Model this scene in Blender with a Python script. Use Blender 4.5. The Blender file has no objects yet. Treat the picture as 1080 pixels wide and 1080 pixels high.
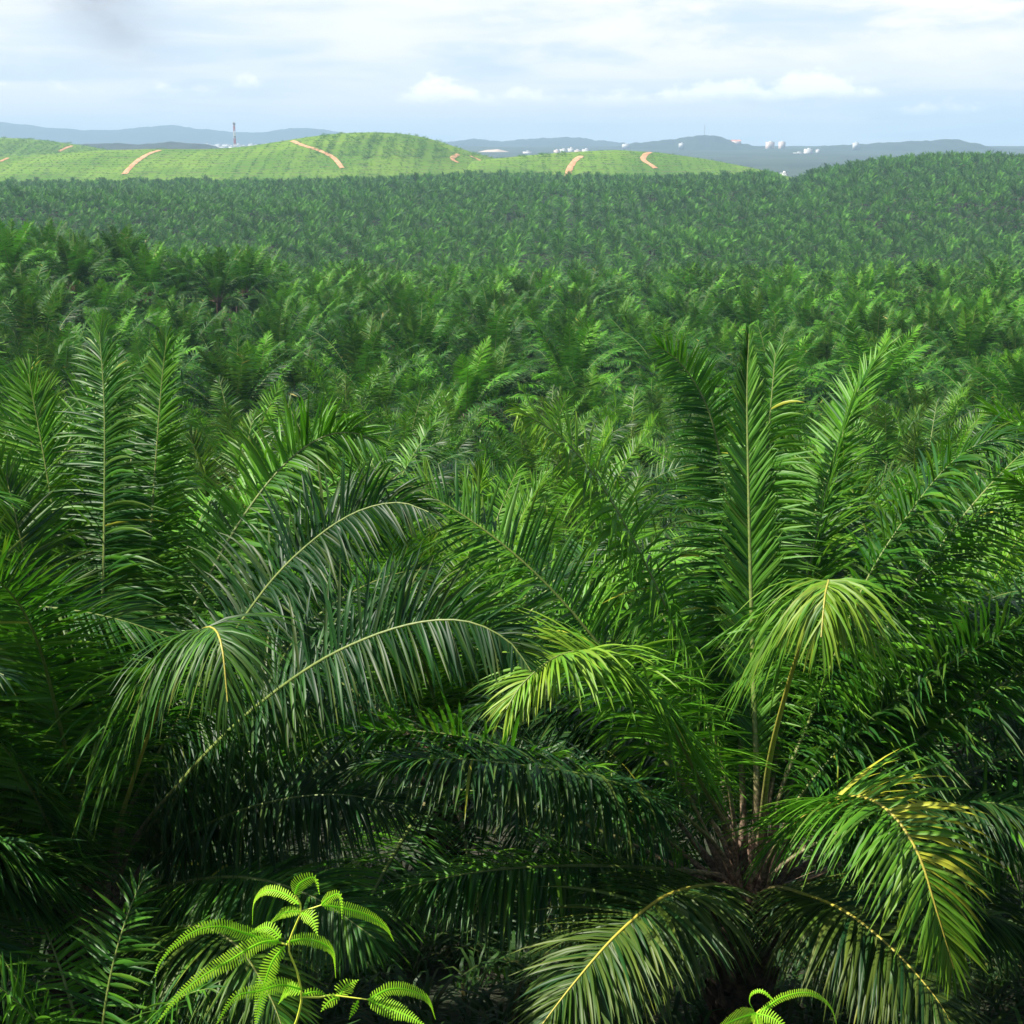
import bpy, math, random
import numpy as np
R = math.radians
C = bpy.context.scene.collection
scn = bpy.context.scene

# ------------------------------------------------------------------ camera
PITCH = R(14.4)
FOV = R(40)
F = 540 / math.tan(FOV / 2)
cam_d = bpy.data.cameras.new('camera')
cam_d.sensor_width = 36
cam_d.angle = FOV
cam_d.clip_start = 0.1
cam_d.clip_end = 60000
cam = bpy.data.objects.new('camera', cam_d)
C.objects.link(cam)
cam.location = (0, 0, 0)
cam.rotation_euler = (R(90) - PITCH, 0, 0)
scn.camera = cam

# ------------------------------------------------------------------ light
SUN_DIR = np.array([-0.57, 0.03, 0.82]); SUN_DIR = SUN_DIR / np.linalg.norm(SUN_DIR)   # towards the sun
SUN_EL = math.asin(SUN_DIR[2]); SUN_AZ = math.atan2(SUN_DIR[0], SUN_DIR[1])
sd = bpy.data.lights.new('sun', 'SUN')
sd.energy = 5.0
sd.angle = R(0.5)
sd.color = (1.0, 0.94, 0.84)
sun = bpy.data.objects.new('sun', sd)
C.objects.link(sun)
from mathutils import Vector
sun.rotation_euler = Vector([float(v) for v in -SUN_DIR]).to_track_quat('-Z', 'Y').to_euler()

w = bpy.data.worlds.new('World')
scn.world = w
w.use_nodes = True
EXPOSURE = 1.0
scn.view_settings.view_transform = 'Standard'
scn.view_settings.look = 'None'
scn.view_settings.exposure = EXPOSURE
scn.view_settings.gamma = 1
scn.render.engine = 'CYCLES'
scn.cycles.use_denoising = True
scn.cycles.denoising_prefilter = 'ACCURATE'
scn.cycles.max_bounces = 6
scn.cycles.diffuse_bounces = 2
scn.cycles.glossy_bounces = 2
scn.cycles.transmission_bounces = 3
scn.cycles.transparent_max_bounces = 4
scn.cycles.volume_bounces = 0
scn.render.filter_size = 1.25

class NT:
    """small helper that makes shader nodes and links"""
    def __init__(s, tree): s.t = tree; s.n = tree.nodes; s.l = tree.links
    def node(s, typ, **kw):
        n = s.n.new(typ)
        for k, v in kw.items(): setattr(n, k, v)
        return n
    def put(s, sock, v):
        if hasattr(v, 'node'): s.l.new(v, sock)
        elif v is not None:
            if isinstance(v, tuple) and len(v) == 3 and sock.type == 'RGBA': v = v + (1,)
            sock.default_value = v
    def math(s, op, a, b=None, c=None, clamp=False):
        n = s.node('ShaderNodeMath', operation=op, use_clamp=clamp)
        s.put(n.inputs[0], a)
        if b is not None: s.put(n.inputs[1], b)
        if c is not None: s.put(n.inputs[2], c)
        return n.outputs[0]
    def mix(s, f, a, b, blend='MIX'):
        n = s.node('ShaderNodeMix', data_type='RGBA', blend_type=blend)
        s.put(n.inputs[0], f); s.put(n.inputs[6], a); s.put(n.inputs[7], b)
        return n.outputs[2]
    def ss(s, v, a, b, lo=0.0, hi=1.0):
        n = s.node('ShaderNodeMapRange', interpolation_type='SMOOTHSTEP')
        s.put(n.inputs[0], v); s.put(n.inputs[1], a); s.put(n.inputs[2], b); s.put(n.inputs[3], lo); s.put(n.inputs[4], hi)
        return n.outputs[0]
    def noise(s, vec, scale, detail=4, rough=0.55, dim='3D', dist=0.0):
        n = s.node('ShaderNodeTexNoise', noise_dimensions=dim)
        if vec is not None: s.put(n.inputs['Vector'], vec)
        s.put(n.inputs['Scale'], scale); s.put(n.inputs['Detail'], detail); s.put(n.inputs['Roughness'], rough); s.put(n.inputs['Distortion'], dist)
        return n.outputs['Fac']
    def comb(s, x, y, z=0.0):
        n = s.node('ShaderNodeCombineXYZ')
        s.put(n.inputs[0], x); s.put(n.inputs[1], y); s.put(n.inputs[2], z)
        return n.outputs[0]

def build_world():
    nt = NT(w.node_tree)
    nt.n.clear()
    out = nt.node('ShaderNodeOutputWorld')
    bg = nt.node('ShaderNodeBackground')
    sky = nt.node('ShaderNodeTexSky', sky_type='NISHITA')
    sky.sun_disc = False
    sky.sun_elevation = SUN_EL
    sky.sun_rotation = SUN_AZ
    sky.air_density = 1.0; sky.dust_density = 1.4; sky.ozone_density = 1.0
    geo = nt.node('ShaderNodeTexCoord')
    sep = nt.node('ShaderNodeSeparateXYZ')
    nt.l.new(geo.outputs['Generated'], sep.inputs[0])
    X, Y, Z = sep.outputs
    az = nt.math('ARCTAN2', X, Y)                       # bearing in the sky, radians
    el = nt.math('ARCSINE', Z)                          # height in the sky, radians
    col = sky.outputs[0]
    # thin high veil, streaked along the horizon
    v1 = nt.noise(nt.comb(nt.math('MULTIPLY', az, 5.0), nt.math('MULTIPLY', el, 42.0), 3.1), 1.0, 5, 0.52, dist=0.35)
    low = nt.ss(el, R(6.5), R(14), 1.0, 0.06)
    veil = nt.mix(nt.ss(v1, 0.36, 0.56), (6.7, 7.8, 8.9), (8.8, 9.05, 9.25))
    col = nt.mix(nt.math('MULTIPLY', low, 0.95), col, veil)
    # broad bright bank to the upper right
    v2 = nt.noise(nt.comb(nt.math('MULTIPLY', az, 9.0), nt.math('MULTIPLY', el, 34.0), 8.7), 1.0, 6, 0.6, dist=0.2)
    m2 = nt.math('MULTIPLY', nt.ss(v2, 0.42, 0.62), nt.ss(el, R(1.4), R(4.2)))
    m2 = nt.math('MULTIPLY', nt.math('MULTIPLY', m2, low), nt.ss(az, R(-14), R(10), 0.30, 1.0))
    col = nt.mix(m2, col, (10.0, 9.7, 9.2))
    # cumulus low down: each bank has its bearing, width, base height and depth
    puff = nt.noise(nt.comb(nt.math('MULTIPLY', az, 60.0), nt.math('MULTIPLY', el, 110.0), 2.2), 1.0, 7, 0.62)
    puff = nt.math('SUBTRACT', puff, 0.5)
    total = None
    for ca_, wd, bs, hh, st in ((-2.75, 1.5, 2.05, 1.0, 1.0), (-0.2, 2.4, 2.0, .45, .7), (4.2, 2.0, 1.95, .50, .7), (8.2, 2.6, 2.05, 0.85, .85), (11.6, 2.2, 2.1, 1.15, .85), (16.4, 1.5, 1.55, .45, .7),
                                (-10.2, 1.0, 2.5, .4, .7), (-13.6, 2.2, 2.3, .35, .6), (-17.5, 2.0, 2.3, .32, .55), (-19.6, .7, 2.4, .4, .7), (26, 3, 2.2, 1.1, .9), (-27, 3, 2.1, 1.0, .9)):
        q = nt.math('DIVIDE', nt.math('SUBTRACT', az, R(ca_)), R(wd))
        g = nt.math('POWER', 2.718, nt.math('MULTIPLY', nt.math('MULTIPLY', q, q), -1.0))
        hgt = nt.math('SUBTRACT', el, R(bs))
        d = nt.math('SUBTRACT', nt.math('ADD', nt.math('MULTIPLY', g, R(hh)), nt.math('MULTIPLY', puff, R(1.5))), nt.math('MAXIMUM', hgt, R(-.05)))
        m = nt.math('MULTIPLY', nt.ss(d, R(0.05), R(0.50)), nt.ss(nt.math('ADD', hgt, nt.math('MULTIPLY', puff, R(.6))), R(-0.30), R(0.20)))
        m = nt.math('MULTIPLY', nt.math('MULTIPLY', m, nt.ss(g, 0.08, 0.45)), st)
        total = m if total is None else nt.math('MAXIMUM', total, m)
    col = nt.mix(nt.math('MULTIPLY', total, 0.9), col, (12.5, 12.0, 11.0))
    # a smear of dark smoke, high on the left
    sx = nt.math('DIVIDE', nt.math('SUBTRACT', az, nt.math('ADD', R(-15.2), nt.math('MULTIPLY', nt.math('SUBTRACT', el, R(5.0)), -0.5))), R(1.7))
    se = nt.ss(el, R(2.2), R(5.2))
    sm = nt.math('POWER', 2.718, nt.math('MULTIPLY', nt.math('MULTIPLY', sx, sx), -1.0))
    sn = nt.noise(nt.comb(nt.math('MULTIPLY', az, 30.0), nt.math('MULTIPLY', el, 45.0), 0.5), 1.0, 4)
    smk = nt.math('MULTIPLY', nt.math('MULTIPLY', sm, se), nt.ss(sn, 0.25, 0.7, 0.45, 0.95))
    col = nt.mix(smk, col, (4.6, 4.8, 5.4))
    nt.l.new(col, bg.inputs[0])
    bg.inputs[1].default_value = 0.06
    nt.l.new(bg.outputs[0], out.inputs[0])
build_world()

# ------------------------------------------------------------------ helpers
def ray(px, py):
    u = (px - 540) / F; v = (540 - py) / F
    return np.array([u, math.cos(PITCH) + v * math.sin(PITCH), -math.sin(PITCH) + v * math.cos(PITCH)])
def at(px, py, Y):
    """the point of the place that lies Y metres away (along +Y) on a line of sight"""
    d = ray(px, py)
    return d * (Y / d[1])
def unit(a):
    return a / np.maximum(np.linalg.norm(a, axis=-1, keepdims=True), 1e-9)

def link(name, me, parent=None):
    o = bpy.data.objects.new(name, me)
    C.objects.link(o)
    if parent is not None: o.parent = parent
    return o
def tag(o, label=None, cat=None, group=None, kind=None):
    if label: o['label'] = label
    if cat: o['category'] = cat
    if group: o['group'] = group
    if kind: o['kind'] = kind
    return o
def empty(name, loc, rz=0.0):
    o = bpy.data.objects.new(name, None)
    C.objects.link(o)
    o.location = [float(v) for v in loc]; o.rotation_euler = (0, 0, rz)
    o.empty_display_size = 0.3
    return o

class MB:
    """collects quads/tris as arrays, builds ONE mesh"""
    def __init__(s): s.v = []; s.f = []; s.t = []; s.mi = []; s.n = 0
    def add(s, v, f, tint=None, mi=0):
        v = np.asarray(v, float).reshape(-1, 3); f = np.asarray(f, int)
        s.v.append(v); s.f.append(f + s.n)
        if tint is None: tint = np.zeros((len(v), 4))
        s.t.append(np.asarray(tint, float)); s.mi.append(np.full(len(f), mi)); s.n += len(v)
    def box(s, c, size, mi=0):
        c = np.asarray(c, float); h = np.asarray(size, float) / 2
        v = np.array([[x, y, z] for x in (-1, 1) for y in (-1, 1) for z in (-1, 1)]) * h + c
        s.add(v, [[0, 1, 3, 2], [4, 6, 7, 5], [0, 4, 5, 1], [2, 3, 7, 6], [0, 2, 6, 4], [1, 5, 7, 3]], mi=mi)
    def bar(s, a, b, r, n=4, r2=None, mi=0):
        a = np.asarray(a, float); b = np.asarray(b, float); r2 = r if r2 is None else r2
        d = unit(b - a); q = np.array([0, 0, 1.0]) if abs(d[2]) < 0.9 else np.array([1.0, 0, 0])
        e1 = unit(np.cross(d, q)); e2 = np.cross(d, e1)
        an = np.arange(n) * 2 * math.pi / n
        ring = np.cos(an)[:, None] * e1 + np.sin(an)[:, None] * e2
        v = np.concatenate([a + ring * r, b + ring * r2])
        f = [[k, (k + 1) % n, n + (k + 1) % n, n + k] for k in range(n)]
        s.add(v, f, mi=mi)
    def tube(s, P, rad, n=6, tint=None, flat=1.0, N=None, mi=0):
        P = np.asarray(P, float); rad = np.asarray(rad, float); M = len(P)
        T = unit(np.gradient(P, axis=0))
        if N is None: N = transport(T, np.array([0.3, 0.2, 1.0]))
        S = np.cross(T, N)
        an = np.arange(n) * 2 * math.pi / n
        v = P[:, None] + rad[:, None, None] * (np.cos(an)[None, :, None] * S[:, None] + flat * np.sin(an)[None, :, None] * N[:, None])
        i, k = np.meshgrid(np.arange(M - 1), np.arange(n), indexing='ij')
        f = np.stack([i * n + k, i * n + (k + 1) % n, (i + 1) * n + (k + 1) % n, (i + 1) * n + k], -1).reshape(-1, 4)
        tt = None
        if tint is not None: tt = np.repeat(np.asarray(tint), n, axis=0)
        s.add(v.reshape(-1, 3), f, tt, mi)
    def mesh(s, name, mats, smooth=True):
        V = np.concatenate(s.v); T = np.concatenate(s.t); MI = np.concatenate(s.mi)
        me = bpy.data.meshes.new(name)
        sizes = np.concatenate([np.full(len(f), f.shape[1]) for f in s.f])
        idx = np.concatenate([f.reshape(-1) for f in s.f])
        me.vertices.add(len(V)); me.vertices.foreach_set('co', V.astype(np.float32).ravel())
        me.loops.add(len(idx)); me.loops.foreach_set('vertex_index', idx.astype(np.int32))
        me.polygons.add(len(sizes))
        st = np.concatenate([[0], np.cumsum(sizes)[:-1]])
        me.polygons.foreach_set('loop_start', st.astype(np.int32))
        me.polygons.foreach_set('loop_total', sizes.astype(np.int32))
        for m in (mats if isinstance(mats, (list, tuple)) else [mats]): me.materials.append(m)
        me.polygons.foreach_set('material_index', MI.astype(np.int32))
        if smooth: me.polygons.foreach_set('use_smooth', np.ones(len(sizes), bool))
        a = me.attributes.new('tint', 'FLOAT_COLOR', 'POINT')
        a.data.foreach_set('color', T.astype(np.float32).ravel())
        me.update(calc_edges=True)
        return me

def transport(T, ref):
    """normals carried along a curve with the least rotation"""
    N = np.zeros_like(T)
    n = np.asarray(ref, float); n = n - T[0] * n.dot(T[0]); n /= max(np.linalg.norm(n), 1e-6)
    N[0] = n
    for i in range(1, len(T)):
        n = n - T[i] * n.dot(T[i]); n /= max(np.linalg.norm(n), 1e-6)
        N[i] = n
    return N
def spline(P, M=44):
    """Catmull-Rom through P, resampled evenly by length"""
    P = np.asarray(P, float)
    Q = np.concatenate([[2 * P[0] - P[1]], P, [2 * P[-1] - P[-2]]])
    out = []
    for i in range(1, len(Q) - 2):
        p0, p1, p2, p3 = Q[i - 1:i + 3]
        for t in np.linspace(0, 1, 24, endpoint=False):
            out.append(0.5 * (2 * p1 + (p2 - p0) * t + (2 * p0 - 5 * p1 + 4 * p2 - p3) * t * t + (3 * p1 - p0 - 3 * p2 + p3) * t ** 3))
    out.append(Q[-2]); out = np.array(out)
    L = np.concatenate([[0], np.cumsum(np.linalg.norm(np.diff(out, axis=0), axis=1))])
    s = np.linspace(0, L[-1], M)
    return np.stack([np.interp(s, L, out[:, k]) for k in range(3)], 1), L[-1]

# ------------------------------------------------------------------ materials
def new_mat(name):
    m = bpy.data.materials.new(name); m.use_nodes = True
    nt = NT(m.node_tree); nt.n.clear()
    return m, nt, nt.node('ShaderNodeOutputMaterial')
def leaf_mat(name, dark, mid, light, dry, trans, tfac=0.17, rough=0.46, objvar=0.25, spec=0.26):
    m, nt, out = new_mat(name)
    a = nt.node('ShaderNodeAttribute', attribute_name='tint')
    sep = nt.node('ShaderNodeSeparateColor'); nt.l.new(a.outputs['Color'], sep.inputs[0])
    rnd, yel, bz = sep.outputs
    oi = nt.node('ShaderNodeObjectInfo')
    r2 = nt.math('ADD', nt.math('MULTIPLY', rnd, 1 - objvar), nt.math('MULTIPLY', oi.outputs['Random'], objvar))
    col = nt.mix(nt.ss(r2, 0.0, 0.55), dark, mid)
    col = nt.mix(nt.ss(r2, 0.5, 1.0), col, light)
    col = nt.mix(yel, col, dry)
    b = nt.node('ShaderNodeBsdfPrincipled')
    nt.put(b.inputs['Base Color'], col)
    nt.put(b.inputs['Roughness'], rough)
    nt.put(b.inputs['Specular IOR Level'], spec)
    tr = nt.node('ShaderNodeBsdfTranslucent')
    nt.put(tr.inputs[0], nt.mix(yel, nt.mix(0.6, nt.mix(1.0, col, (2.6, 2.8, 1.2), 'MULTIPLY'), trans), dry))
    mx = nt.node('ShaderNodeMixShader'); mx.inputs[0].default_value = tfac
    nt.l.new(b.outputs[0], mx.inputs[1]); nt.l.new(tr.outputs[0], mx.inputs[2])
    nt.l.new(mx.outputs[0], out.inputs[0])
    return m
M_LEAF = leaf_mat('palm_leaf', (0.007, 0.036, 0.011), (0.020, 0.094, 0.010), (0.088, 0.26, 0.012), (0.40, 0.42, 0.035), (0.10, 0.40, 0.02))
M_FAR = leaf_mat('plantation_leaf', (0.007, 0.036, 0.009), (0.019, 0.104, 0.009), (0.088, 0.29, 0.012), (0.30, 0.26, 0.05), (0.10, 0.36, 0.03), objvar=0.48, spec=0.12, tfac=0.15, rough=0.5)
M_YOUNG = leaf_mat('young_palm_leaf', (0.038, 0.115, 0.014), (0.062, 0.165, 0.017), (0.09, 0.205, 0.022), (0.3, 0.3, 0.05), (0.12, 0.40, 0.03))
M_FERN = leaf_mat('fern_leaf', (0.26, 0.54, 0.02), (0.36, 0.64, 0.03), (0.48, 0.72, 0.05), (0.50, 0.45, 0.04), (0.36, 0.72, 0.03), 0.45, 0.5, 0.2, 0.2)
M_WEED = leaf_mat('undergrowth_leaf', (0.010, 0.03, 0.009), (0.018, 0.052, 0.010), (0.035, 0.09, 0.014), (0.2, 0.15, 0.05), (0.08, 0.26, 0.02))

def rib_mat():
    m, nt, out = new_mat('palm_midrib')
    a = nt.node('ShaderNodeAttribute', attribute_name='tint')
    sep = nt.node('ShaderNodeSeparateColor'); nt.l.new(a.outputs['Color'], sep.inputs[0])
    s, yel, _ = sep.outputs
    geo = nt.node('ShaderNodeNewGeometry')
    n = nt.noise(geo.outputs['Position'], 22.0, 5, 0.65)
    brown = nt.mix(nt.ss(n, 0.35, 0.7), (0.07, 0.042, 0.026), (0.36, 0.25, 0.18))
    green = nt.mix(nt.ss(n, 0.3, 0.7), (0.10, 0.16, 0.028), (0.20, 0.25, 0.055))
    col = nt.mix(nt.ss(s, 0.08, 0.36), brown, green)
    col = nt.mix(yel, col, (0.62, 0.48, 0.05))
    b = nt.node('ShaderNodeBsdfPrincipled')
    nt.put(b.inputs['Base Color'], col); nt.put(b.inputs['Roughness'], 0.5)
    bp = nt.node('ShaderNodeBump'); bp.inputs['Strength'].default_value = 0.4; bp.inputs['Distance'].default_value = 0.01
    nt.l.new(n, bp.inputs['Height']); nt.l.new(bp.outputs[0], b.inputs['Normal'])
    nt.l.new(b.outputs[0], out.inputs[0])
    return m
M_RIB = rib_mat()
def plain_mat(name, c1, c2, scale, rough=0.8, bump=0.0, metal=0.0):
    m, nt, out = new_mat(name)
    geo = nt.node('ShaderNodeNewGeometry')
    n = nt.noise(geo.outputs['Position'], scale, 6, 0.6)
    b = nt.node('ShaderNodeBsdfPrincipled')
    nt.put(b.inputs['Base Color'], nt.mix(nt.ss(n, 0.32, 0.68), c1, c2)); nt.put(b.inputs['Roughness'], rough)
    nt.put(b.inputs['Metallic'], metal)
    if bump:
        bp = nt.node('ShaderNodeBump'); bp.inputs['Strength'].default_value = 0.7; bp.inputs['Distance'].default_value = bump
        nt.l.new(n, bp.inputs['Height']); nt.l.new(bp.outputs[0], b.inputs['Normal'])
    nt.l.new(b.outputs[0], out.inputs[0])
    return m
M_BARK = plain_mat('palm_bark', (0.03, 0.02, 0.014), (0.13, 0.085, 0.055), 14, 0.9, 0.03)
M_STEM = plain_mat('fern_stalk', (0.56, 0.66, 0.05), (0.70, 0.74, 0.08), 60, 0.5)
M_TRACK = plain_mat('orange_dirt', (0.42, 0.20, 0.09), (0.58, 0.33, 0.17), 0.12, 0.95)
M_FOREST = plain_mat('far_forest', (0.008, 0.020, 0.016), (0.020, 0.038, 0.024), 0.012, 0.95)
M_EARTH = plain_mat('bare_earth', (0.40, 0.30, 0.22), (0.52, 0.42, 0.32), 0.02, 0.95)

def ground_mat():
    m, nt, out = new_mat('plantation_floor')
    geo = nt.node('ShaderNodeNewGeometry')
    P = geo.outputs['Position']
    n1 = nt.noise(P, 0.7, 6, 0.65); n2 = nt.noise(P, 9.0, 5, 0.65)
    col = nt.mix(nt.ss(n1, 0.38, 0.62), (0.018, 0.018, 0.008), (0.018, 0.036, 0.010))
    col = nt.mix(nt.ss(n2, 0.45, 0.7), col, (0.036, 0.032, 0.016))
    sp = nt.node('ShaderNodeSeparateXYZ'); nt.l.new(P, sp.inputs[0])
    n3 = nt.noise(P, 0.006, 6, 0.65)
    plain = nt.mix(nt.ss(n3, 0.4, 0.6), (0.010, 0.024, 0.015), (0.03, 0.052, 0.024))
    col = nt.mix(nt.ss(sp.outputs[1], 1300.0, 1900.0), col, plain)     # scrub and woods out on the plain
    b = nt.node('ShaderNodeBsdfPrincipled')
    nt.put(b.inputs['Base Color'], col); nt.put(b.inputs['Roughness'], 0.95)
    bp = nt.node('ShaderNodeBump'); bp.inputs['Strength'].default_value = 0.8; bp.inputs['Distance'].default_value = 0.08
    nt.l.new(n2, bp.inputs['Height']); nt.l.new(bp.outputs[0], b.inputs['Normal'])
    nt.l.new(b.outputs[0], out.inputs[0])
    return m
M_GROUND = ground_mat()
def hill_mat():
    m, nt, out = new_mat('cover_crop')
    geo = nt.node('ShaderNodeNewGeometry'); P = geo.outputs['Position']
    sep = nt.node('ShaderNodeSeparateXYZ'); nt.l.new(P, sep.inputs[0])
    n1 = nt.noise(P, 0.010, 5, 0.6); n2 = nt.noise(P, 0.12, 5, 0.65)
    # cut terrace risers of bare soil and grass that follow the contours
    fz = nt.math('FRACT', nt.math('ADD', nt.math('MULTIPLY', sep.outputs[2], 0.36), nt.math('MULTIPLY', n1, 0.9)))
    col = nt.mix(nt.ss(n1, 0.38, 0.62), (0.076, 0.168, 0.012), (0.134, 0.235, 0.020))
    col = nt.mix(nt.ss(n2, 0.48, 0.74), col, (0.035, 0.085, 0.018))
    col = nt.mix(nt.math('MULTIPLY', nt.ss(fz, 0.70, 0.95), nt.ss(n2, 0.35, 0.6)), col, (0.13, 0.125, 0.05))
    b = nt.node('ShaderNodeBsdfPrincipled')
    nt.put(b.inputs['Base Color'], col); nt.put(b.inputs['Roughness'], 0.95); nt.put(b.inputs['Specular IOR Level'], 0.1)
    nt.l.new(b.outputs[0], out.inputs[0])
    return m
M_HILL = hill_mat()
def wall_mat(name, wall, win, sx, sz):
    """painted wall with rows of windows"""
    m, nt, out = new_mat(name)
    tc = nt.node('ShaderNodeTexCoord'); sep = nt.node('ShaderNodeSeparateXYZ'); nt.l.new(tc.outputs['Object'], sep.inputs[0])
    u = nt.math('FRACT', nt.math('DIVIDE', nt.math('ADD', sep.outputs[0], sep.outputs[1]), sx))
    v = nt.math('FRACT', nt.math('DIVIDE', sep.outputs[2], sz))
    a = nt.math('MULTIPLY', nt.math('GREATER_THAN', u, 0.58), nt.math('GREATER_THAN', v, 0.55))
    n = nt.noise(tc.outputs['Object'], 0.15, 4)
    col = nt.mix(a, nt.mix(nt.ss(n, 0.3, 0.7), wall, tuple(c * 0.88 for c in wall)), win)
    b = nt.node('ShaderNodeBsdfPrincipled'); nt.put(b.inputs['Base Color'], col); nt.put(b.inputs['Roughness'], 0.6)
    nt.l.new(b.outputs[0], out.inputs[0])
    return m
M_WHITE = wall_mat('white_wall', (0.70, 0.69, 0.66), (0.25, 0.27, 0.30), 4.0, 3.2)
M_CREAM = wall_mat('cream_wall', (0.80, 0.62, 0.52), (0.28, 0.27, 0.28), 4.0, 3.2)
M_ROOFW = plain_mat('pale_roof', (0.72, 0.71, 0.70), (0.80, 0.79, 0.77), 0.1, 0.6)
M_ROOFR = plain_mat('clay_roof', (0.45, 0.18, 0.12), (0.58, 0.26, 0.18), 0.1, 0.8)
M_RED = plain_mat('red_paint', (0.46, 0.055, 0.045), (0.52, 0.07, 0.055), 0.5, 0.5)
M_WPAINT = plain_mat('white_paint', (0.76, 0.76, 0.76), (0.82, 0.82, 0.82), 0.5, 0.5)
M_STEEL = plain_mat('galvanised_steel', (0.22, 0.23, 0.25), (0.32, 0.33, 0.35), 0.5, 0.5)

# ------------------------------------------------------------------ the lie of the land (camera eye at z = 0)
PY = np.array([-400, -60, -20, -3, 0, 2, 4, 8, 12, 15, 23, 34, 45, 80, 119, 150, 200, 250, 285, 330, 380, 430, 500, 600, 700, 900, 1050, 1150, 1260, 1400, 1700, 2300, 4000, 6000, 9000, 13000.0])
PZ = np.array([6, 2, -0.6, -1.55, -1.65, -2.0, -3.3, -6.8, -9.4, -10.6, -13.4, -16.6, -19.2, -24, -27.8, -30, -32, -33, -33.4, -37, -43, -48.5, -51, -49, -44.5, -34, -27.5, -25.9, -29.5, -38, -46, -47, -14, 16, 28, 30.0])
YF = np.concatenate([np.linspace(-400, 40, 1760), np.geomspace(40.01, 13000, 4000)])
ZF = np.interp(YF, PY, PZ)
def _smooth(z, k):
    ker = np.hanning(k); ker /= ker.sum()
    return np.convolve(np.pad(z, k // 2, mode='edge'), ker, mode='valid')[:len(z)]
ZF = np.concatenate([_smooth(ZF[:1760], 9), _smooth(ZF, 81)[1760:]])
RU = (np.array([-400, -100, 0, 150, 300, 420, 500, 600, 700, 780, 806, 826, 846, 880, 930, 980, 1080, 1200, 1500]) - 540) / F
RZ = np.array([-16, -11, -9.0, -8, -5.5, -2, 0.5, -2.0, -3.5, -1.0, -0.5, -10, -0.5, 4.5, 10.5, 13.5, 12.0, 6, -4])
def ground_z(x, y):
    x = np.asarray(x, float); y = np.asarray(y, float)
    z = np.interp(y, YF, ZF)
    u = x / np.maximum(y, 60)
    b = np.exp(-((y - 1120) / 210) ** 2)
    z = z + np.interp(u, RU, RZ) * b
    z = z + 11.0 * np.exp(-((x + 88) / 58) ** 2 - ((y - 200) / 58) ** 2)
    for bx, by, am, sx_, sy_ in ((330, 800, 9, 170, 75), (-260, 770, 7, 150, 70), (30, 600, 5, 120, 60), (180, 470, 4, 90, 50), (-190, 480, 5, 90, 60), (90, 930, 5, 130, 60)):
        z = z + am * np.exp(-((x - bx) / sx_) ** 2 - ((y - by) / sy_) ** 2)
    far = np.clip((y - 40) / 120, 0, 1)
    z = z + far * (1.1 * np.sin(x / 47 + 1.3) * np.sin(y / 61 + .4) + 1.6 * np.sin(x / 128 + y / 210) * np.clip((y - 300) / 300, 0, 1))
    return z
def near_bank_noise(x, y): return 0.06 * np.sin(3.1 * x + y) * np.sin(2.3 * y)

# young plantation hills: crest given as bearing -> height angle, at a distance
def crest(pxs, pys, Yc):
    p = np.array([at(a, b, Yc) for a, b in zip(pxs, pys)])
    return p[:, 0], p[:, 2]
class Hill:
    def __init__(s, pxs, pys, Yc, front, back, floor=-60, wob=1.0):
        s.x, s.z = crest(pxs, pys, Yc); s.Yc = Yc; s.front = front; s.back = back; s.floor = floor; s.wob = wob
        xs = np.linspace(s.x[0], s.x[-1], 400); zs = np.interp(xs, s.x, s.z)
        s.xs = xs; s.zs = _smooth(zs, 31)
    def h(s, x, y):
        x = np.asarray(x, float); y = np.asarray(y, float)
        yc = s.Yc + 40 * np.sin(x / 170) * s.wob
        H = np.interp(x, s.xs, s.zs) - s.floor
        e = np.clip((x - s.xs[0]) / 60, 0, 1) * np.clip((s.xs[-1] - x) / 60, 0, 1)
        d = np.where(y < yc, (yc - y) / s.front, (y - yc) / s.back)
        d = np.clip(d, 0, 1)
        shape = 0.5 + 0.5 * np.cos(math.pi * d ** 0.9)
        z = s.floor + H * shape * e
        fold = 1.6 * np.sin(x / 36 + y / 90) * np.sin(y / 55 + 1) + 1.2 * np.sin(x / 19 - y / 31)
        return z + fold * s.wob * shape * (1 - shape) * 3
HILL_MAIN = Hill([-330, -120, 0, 60, 100, 170, 230, 270, 310, 345, 372, 400, 425, 445, 470, 500, 525, 560, 620],
                 [176, 170, 165, 162, 158.5, 157, 157.5, 154.5, 148, 142.5, 140.5, 139.5, 141, 143.5, 151, 161.5, 167.5, 177, 192], 1640, 400, 420)
HILL_RIGHT = Hill([440, 480, 520, 560, 600, 650, 700, 750, 800, 860, 900], [182, 172, 167.5, 163.5, 160.5, 158, 161, 168, 177.5, 192, 205], 1560, 330, 380)
HILL_LEFT = Hill([-520, -300, -150, -60, 0, 30, 70, 100, 130, 170, 220], [165, 155, 149, 146.5, 145, 147, 151.5, 156.5, 162, 172, 190], 2080, 380, 420)
HILLS = (HILL_MAIN, HILL_RIGHT, HILL_LEFT)
def land_z(x, y):
    z = ground_z(x, y)
    for h in HILLS: z = np.maximum(z, h.h(x, y))
    return z
def hit(px, py, h, y0=1150, y1=2300):
    """where a line of sight meets a hill's near slope"""
    d = ray(px, py); ys = np.arange(y0, y1, 1.0)
    P = d[None] * (ys / d[1])[:, None]
    k = np.nonzero(h.h(P[:, 0], P[:, 1]) >= P[:, 2])[0]
    return P[k[0]] if len(k) else P[-1]

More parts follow.
